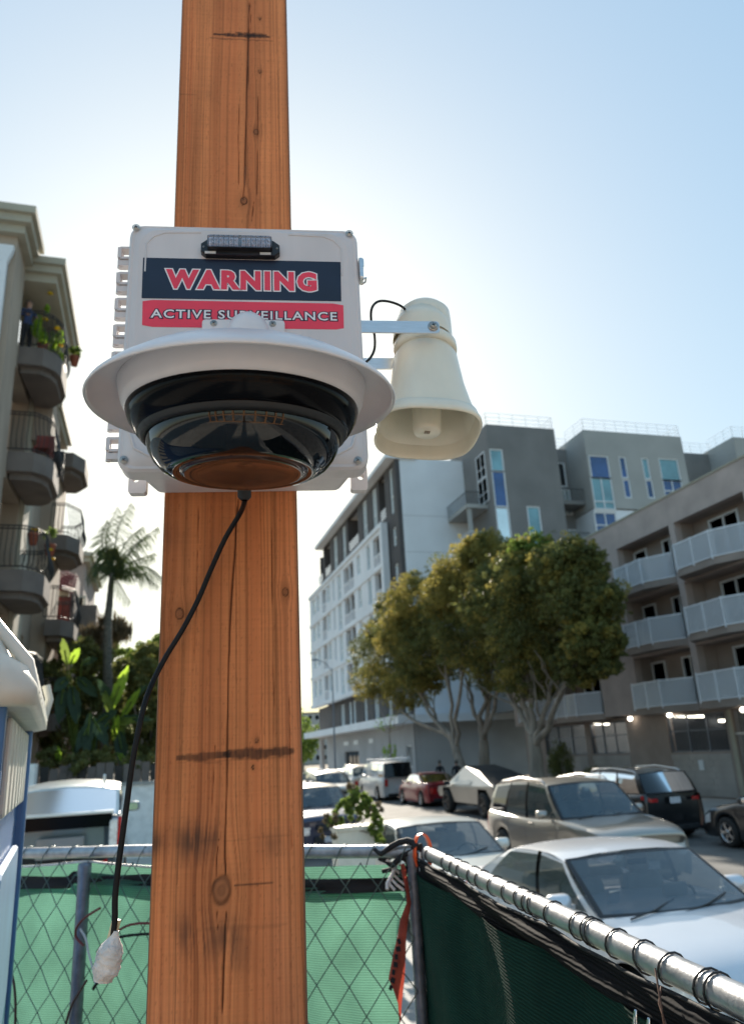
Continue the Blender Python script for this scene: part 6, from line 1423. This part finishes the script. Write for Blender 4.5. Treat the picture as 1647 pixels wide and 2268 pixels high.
def banana(label, px, Y, lf):
    c = onY(px,1700,Y); r = thing('banana_plant', label, 'plant', (c.x,Y,.55), 0, 'garden shrubs behind the white wall')
    b = MB(); b.tube([(c.x,Y,.5),(c.x+.03,Y,2.2),(c.x,Y,3.4)], [.13,.10,.06], 10); b.build('stem', M['leaf_banana'], r, True)
    for (x0,y0,x1,y1,w_,m) in lf:
        b = MB(); A_, B_ = onY(x0,y0,Y-.2), onY(x1,y1,Y-.5); big_leaf(b, A_, B_, w_*Y/FX*(.62 if m=='leaf_banana' else .9), .04, Vector((random.uniform(-.3,.3),-1,.15)).normalized()); b.build('leaf', M[m], r, True, fix=False)
        b = MB(); b.tube([Vector((c.x,Y,2.6)), A_.lerp(Vector((c.x,Y,2.6)),.3), A_, A_.lerp(B_,.5)], .022, 5); b.build('leaf_stalk', M['leaf_mid'], r, True)
banana('banana plant with bright lime green upright leaves near the timber post', 268, 21.5, [(245,1572,285,1468,13,'leaf_lime'),(250,1585,228,1530,10,'leaf_mid'),(270,1590,312,1520,9,'leaf_lime'),(255,1600,300,1595,9,'leaf_mid'),(250,1640,262,1580,8,'leaf_lime'),(262,1590,340,1590,12,'leaf_banana'),(262,1620,275,1700,22,'leaf_banana'),(240,1600,205,1640,16,'leaf_banana'),(250,1560,215,1500,16,'leaf_banana'),(280,1560,330,1510,12,'leaf_banana')])
banana('banana plant with two lime leaf tips rising beside the balconies', 165, 22.5, [(155,1470,176,1432,10,'leaf_lime'),(148,1470,138,1410,10,'leaf_mid'),(150,1500,120,1530,20,'leaf_banana'),(170,1500,215,1540,20,'leaf_banana'),(160,1520,170,1600,22,'leaf_banana'),(140,1520,130,1600,20,'leaf_banana'),(180,1470,215,1455,14,'leaf_banana')])
banana('low banana plant with hanging dull leaves over the board fence', 205, 20.6, [(200,1600,170,1660,20,'leaf_banana'),(205,1590,240,1650,20,'leaf_banana'),(200,1580,190,1680,18,'leaf_banana'),(130,1690,128,1650,7,'leaf_lime'),(262,1668,280,1692,6,'leaf_lime'),(215,1600,262,1570,16,'leaf_banana')])
# bush over the pale block by the kerb
pb = onY(790,1860,11.6)
pl = thing('concrete_planter', 'pale sunlit concrete block at the kerb under the leafy bush', 'planter', (pb.x,11.7,.15))
q0, q1 = onY(748,1885,11.6), onY(828,1818,11.6); b = MB()
b.bevbox((q0.x,11.6,.15),(q1.x,12.0,q1.z-.12), .02); b.build('block_body', M['white_poly'], pl, True); b = MB(); b.bevbox((q0.x-.02,11.57,q1.z-.119),(q1.x+.02,12.03,q1.z-.06), .02); b.build('rim', M['white_poly'], pl, True)
r = thing('leafy_bush', 'sprawling green vine bush hanging over the pale block beside the dark blue car', 'bush', (pb.x,11.5,1.2))
C = np.concatenate([blob_pts(onY(px,py,11.5),(rp*.8*11.5/FX,.18,rp*.8*11.5/FX),int(rp*22),sub=12,tight=.28) for px,py,rp in ((775,1770,24),(800,1780,24),(760,1800,26),(800,1800,22),(825,1800,20),(832,1835,18),(840,1860,13),(735,1822,16),(785,1757,14),(815,1765,14),(838,1815,14))])
leaves('foliage', C, .065, M['leaf_mid'], r); leaves('dry_foliage', np.concatenate([blob_pts(onY(px,py,11.4),(.12,.12,.12),130,sub=4) for px,py in ((735,1815),(728,1840),(780,1752),(838,1790))]), .06, M['leaf_dry'], r)
b = MB()
for px,py in ((760,1800),(790,1775),(820,1790),(838,1850)): limb(b, (pb.x,11.6,q1.z-.1), onY(px,py,11.5), .012, .005, .15)
b.build('stem', M['bark'], r, True)
# weeds seen past the tape
w0 = thing('weed_clump', 'bright green weeds behind the gap between the fence panels', 'plant', (1.25,3.6,GZ)); leaves('foliage', blob_pts((1.25,3.6,.95),(.3,.3,.45),1500,sub=10), .05, M['leaf_lime'], w0); b = MB(); b.tube([(1.25,3.6,.58),(1.25,3.6,1.2)], .006, 5); b.build('stem', M['leaf_mid'], w0, True)
# distant trees and buildings at the end of the street
for i,(x,y,s_,lab) in enumerate(((22,118,4.5,'far green tree at the street end left of the white block'),(19,128,4,'far yellow green tree next to the white block corner'),(27,150,6,'far dark tree behind the end of the street'),(8,175,7,'far tree left of the road end'),(-6,170,8,'far tree seen behind the timber post'))):
    r = thing('distant_tree', lab, 'tree', (x,y,0), 0, 'trees at the end of the street'); b = MB(); b.tube([(x,y,0),(x,y,s_)], .25, 8); b.build('trunk', M['bark'], r, True)
    leaves('crown', blob_pts((x,y,s_*1.15),(s_*.6,s_*.6,s_*.75),2600,sub=20), .45, M['leaf_mid' if i!=1 else 'leaf_olive_sunlit'], r)
for (x,y,w_,h_,m,lab) in ((30,210,16,11,'stucco_trim','pale distant building at the end of the street'),(46,240,14,15,'big_light','taller grey distant building at the end of the street'),(2,260,18,9,'stucco_tan','low distant building closing the street')):
    r = thing('distant_building', lab, 'building', (x,y,0)); b = MB(); b.box((x-w_/2,y,0),(x+w_/2,y+12,h_)); b.build('wall', M[m], r, True); b = MB(); b.box((x-w_/2-.2,y-.2,h_),(x+w_/2+.2,y+12,h_+.4)); b.build('roof', M['slab_grey'], r, True)
    for i in range(6):
        for k in range(int(h_//3)): window(r, fY(y), x-w_/2+1+i*w_/6.3, x-w_/2+2.3+i*w_/6.3, 1+k*3, 2.6+k*3, -.02, 'pane_dark', bars=())
# street lamps
def lamp(label, px, X, pyt, pxa, pya):
    t = onX(px,pyt,X); r = thing('street_lamp', label, 'street lamp', (X,t.y,.15)); b = MB(); b.tube([(X,t.y,.1),(X,t.y,t.z*.6),(X,t.y,t.z)], [.085,.065,.04], 8); b.build('pole', M['galv_dark'], r, True)
    e = onY(pxa,pya,t.y); b = MB(); b.tube([t-Vector((0,0,.3)), t.lerp(e,.5)+Vector((0,0,.15)), e], .035, 6); b.build('arm', M['galv_dark'], r, True)
    b = MB(); b.bevbox((e.x-.5,e.y-.12,e.z-.06),(e.x+.05,e.y+.12,e.z+.08), .04); b.build('lamp_head', M['galv_dark'], r, True)
lamp('slim grey street lamp with arm to the left before the white block', 735, 15.4, 1480, 702, 1462)

# ================================================================== PEOPLE AND BALCONY THINGS
def person(label, loc, rz, h, shirt, trousers, hair, arms='down', sit=False):
    r = thing('person', label, 'person', loc, rz); s = h/1.75
    V = {'pel':(0,0,.95,.13),'wst':(0,0,1.1,.115),'chs':(0,.01,1.32,.14),'nck':(0,0,1.48,.058),'hd1':(0,-.01,1.56,.072),'hd2':(0,-.015,1.66,.088),'hd3':(0,0,1.72,.06)}
    E_ = [('pel','wst'),('wst','chs'),('chs','nck'),('nck','hd1'),('hd1','hd2'),('hd2','hd3')]
    for k,q in (('l',1),('r',-1)):
        V['sh'+k]=(q*.17,.01,1.40,.062); fw_ = {'down':(q*.24,.0,1.14,.045),'rail':(q*.26,-.08,1.16,.045),'walk':(q*.22,-.10*q,1.14,.045)}[arms]
        hd = {'down':(q*.25,-.05,.90,.032),'rail':(q*.10,-.30,1.12,.032),'walk':(q*.2,-.25*q,.94,.032)}[arms]
        V['el'+k]=fw_; V['wr'+k]=hd; V['ha'+k]=(hd[0],hd[1]-.03,hd[2]-.08 if arms!='rail' else hd[2]-.01,.030)
        st_ = .14*q if arms=='walk' else 0
        V['hp'+k]=(q*.09,0,.90,.10); V['kn'+k]=(q*.10,-.02-st_*.8,.50,.062); V['an'+k]=(q*.10,.02-st_*1.3,.09,.042); V['to'+k]=(q*.11,-.14-st_*1.3,.035,.035)
        E_ += [('chs','sh'+k),('sh'+k,'el'+k),('el'+k,'wr'+k),('wr'+k,'ha'+k),('pel','hp'+k),('hp'+k,'kn'+k),('kn'+k,'an'+k),('an'+k,'to'+k)]
    ks = list(V); me = bpy.data.meshes.new('body'); me.from_pydata([tuple(c*s for c in V[k][:3]) for k in ks], [(ks.index(a),ks.index(b_)) for a,b_ in E_], [])
    o = bpy.data.objects.new('body', me); COL.objects.link(o); sk = o.modifiers.new('s','SKIN'); ss = o.modifiers.new('u','SUBSURF'); ss.levels = ss.render_levels = 2
    for i,k in enumerate(ks): me.skin_vertices[0].data[i].radius = (V[k][3]*s, V[k][3]*s*(.72 if k in ('chs','wst','pel') else 1)); me.skin_vertices[0].data[i].use_root = (k=='pel')
    bpy.context.view_layer.update(); dm = bpy.data.meshes.new_from_object(o.evaluated_get(bpy.context.evaluated_depsgraph_get())); bpy.data.objects.remove(o)
    dm.materials.clear(); [dm.materials.append(M[x]) for x in ('skin',shirt,trousers,'dash')]
    for p in dm.polygons:
        z = p.center.z/s; x = abs(p.center.x/s); y = p.center.y/s
        p.use_smooth = True; p.material_index = 3 if z < .09 else 2 if z < .96 and x < .2 and not (x>.17 and z>.8) else 1 if (z < 1.47 and not (z < 1.0 and x > .18) and not (arms=='rail' and y < -.24)) else 0
    link('body', dm, r)
    b = MB(); b.lathe([(.001,.11),(.055,.10),(.088,.06),(.098,.0),(.092,-.05),(.07,-.09)], 16, Matrix.Translation((0,.018*s,1.665*s)) @ Matrix.Scale(s,4)); b.build('hair', M[hair], r)
    b = MB(); b.lathe([(.001,.022),(.012,.0),(.001,-.018)], 8, Matrix.Translation((0,-.10*s,1.625*s))); 
    b.build('nose', M['skin'], r)
    for q in (-1,1): b = MB(); b.lathe([(.001,.008),(.009,0),(.001,-.008)], 8, Matrix.Translation((q*.032*s,-.088*s,1.655*s))); b.build('eye', M['dash'], r)
    return r
bz = FL[0]; pp = onX(62,690,-3.0)
person('grey haired person in a blue top leaning on the top balcony railing', (-3.55,19.15,bz-.0), 35, 1.6, 'cloth_blue','cloth_dark','hair','rail')
for px,X,lab in ((975,15.7,'dark clothed person walking on the far pavement left of the tree trunks'),(1012,15.9,'dark clothed person beside the leaning tree trunk')):
    g_ = onX(px,1745,X); person(lab, (X,g_.y*0+onX(px,1720,X).y,.15), 170, 1.72, 'cloth_dark','cloth_dark','hair','walk')
# balcony plants and pots: top balcony is full of them
def pot_plant(label, p, n, m, size, rad, potr=.13, flower=None, fp=()):
    r = thing('potted_plant', label, 'plant', tuple(p), 0, 'balcony plants'); b = MB(); b.lathe([(.001,0),(potr*.7,0),(potr,.24),(potr*1.08,.25),(potr*1.08,.29),(potr*.9,.29),(potr*.85,.25),(.001,.25)], 14); b.build('pot', M['terracotta'], r)
    leaves('foliage', blob_pts((0,0,.3+rad[2]*.8), rad, n, sub=8), size, M[m], r, world=False)
    for f_ in fp: b = MB(); b.lathe([(.001,.03),(.06,.02),(.085,-.01),(.001,-.03)], 9, Matrix.Translation(f_)); b.build('flower', M[flower], r)
z0 = FL[0]
pot_plant('yellow flowering plant at the front of the top balcony', (-3.12,19.05,z0), 600, 'leaf_lime', .085, (.26,.26,.62), flower='petal_yellow', fp=((.1,-.15,1.75),(.34,-.1,.75),(.0,.1,1.1)))
pot_plant('bushy green plant in the middle of the top balcony', (-2.98,19.6,z0), 550, 'leaf_mid', .085, (.24,.3,.5))
pot_plant('yellow green plant at the far end of the top balcony', (-2.88,20.3,z0), 500, 'leaf_lime', .085, (.22,.28,.62), flower='petal_yellow', fp=((.05,-.1,.95),))
pot_plant('terracotta pot with spiky leaves hung outside the top balcony', (-2.50,20.6,z0+.55), 160, 'leaf_mid', .14, (.18,.18,.22))
pot_plant('plant trailing over the rail of the third balcony down', (-2.68,20.2,FL[2]+.72), 260, 'leaf_mid', .08, (.2,.3,.22), flower='petal_yellow', fp=((.02,-.2,.1),(.05,.15,-.05)))
pot_plant('small yellow potted flower on the third balcony', (-3.0,19.5,FL[2]+.8), 90, 'leaf_dry', .08, (.12,.12,.1), flower='petal_yellow', fp=((0,0,.4),(.06,.05,.37)))
def balcony_thing(name, label, cat, p, boxes, m):
    r = thing(name, label, cat, tuple(p))
    for nm, a, c in boxes: b = MB(); b.bevbox(a, c, .015); b.build(nm, M[m], r)
chair_b = [('seat',(-.22,-.22,.40),(.22,.22,.45)),('backrest',(-.22,.18,.45),(.22,.23,.9))]+[('leg',(x,y,0),(x+.04,y+.04,.40)) for x in (-.22,.18) for y in (-.22,.18)]
balcony_thing('balcony_chair','red chair on the second balcony down','chair',(-2.95,19.6,FL[1]),chair_b,'roof_red')
balcony_thing('balcony_chair','dark chair on the far end of the second balcony down','chair',(-2.8,20.6,FL[1]),chair_b,'dash')
balcony_thing('balcony_chair','white plastic chair standing on the lowest visible balcony','chair',(-2.9,20.3,FL[3]),chair_b,'white_poly')
balcony_thing('storage_box','dark bin standing on the top balcony behind the plants','box',(-2.95,20.75,z0),[('bin',(-.2,-.25,0),(.2,.25,.75)),('bin_lid',(-.22,-.27,.75),(.22,.27,.82))],'dash')
# timber frame of the building site behind us (mirrored in the camera bubble)
tf = thing('stud_wall', 'raw timber stud frame of the building site behind the photographer', 'wall', (-1,-4.2,GZ))
for i in range(9):
    b = MB(); x = -5+i*1.1; b.box((x,-4.3,GZ),(x+.19,-4.1,4.4)); b.build('stud', M['timber'], tf, True)
for z in (GZ+.01, 2.4, 4.2): b = MB(); b.box((-5.1,-4.095,z),(4.2,-3.95,z+.22)); b.build('plate', M['timber'], tf, True)
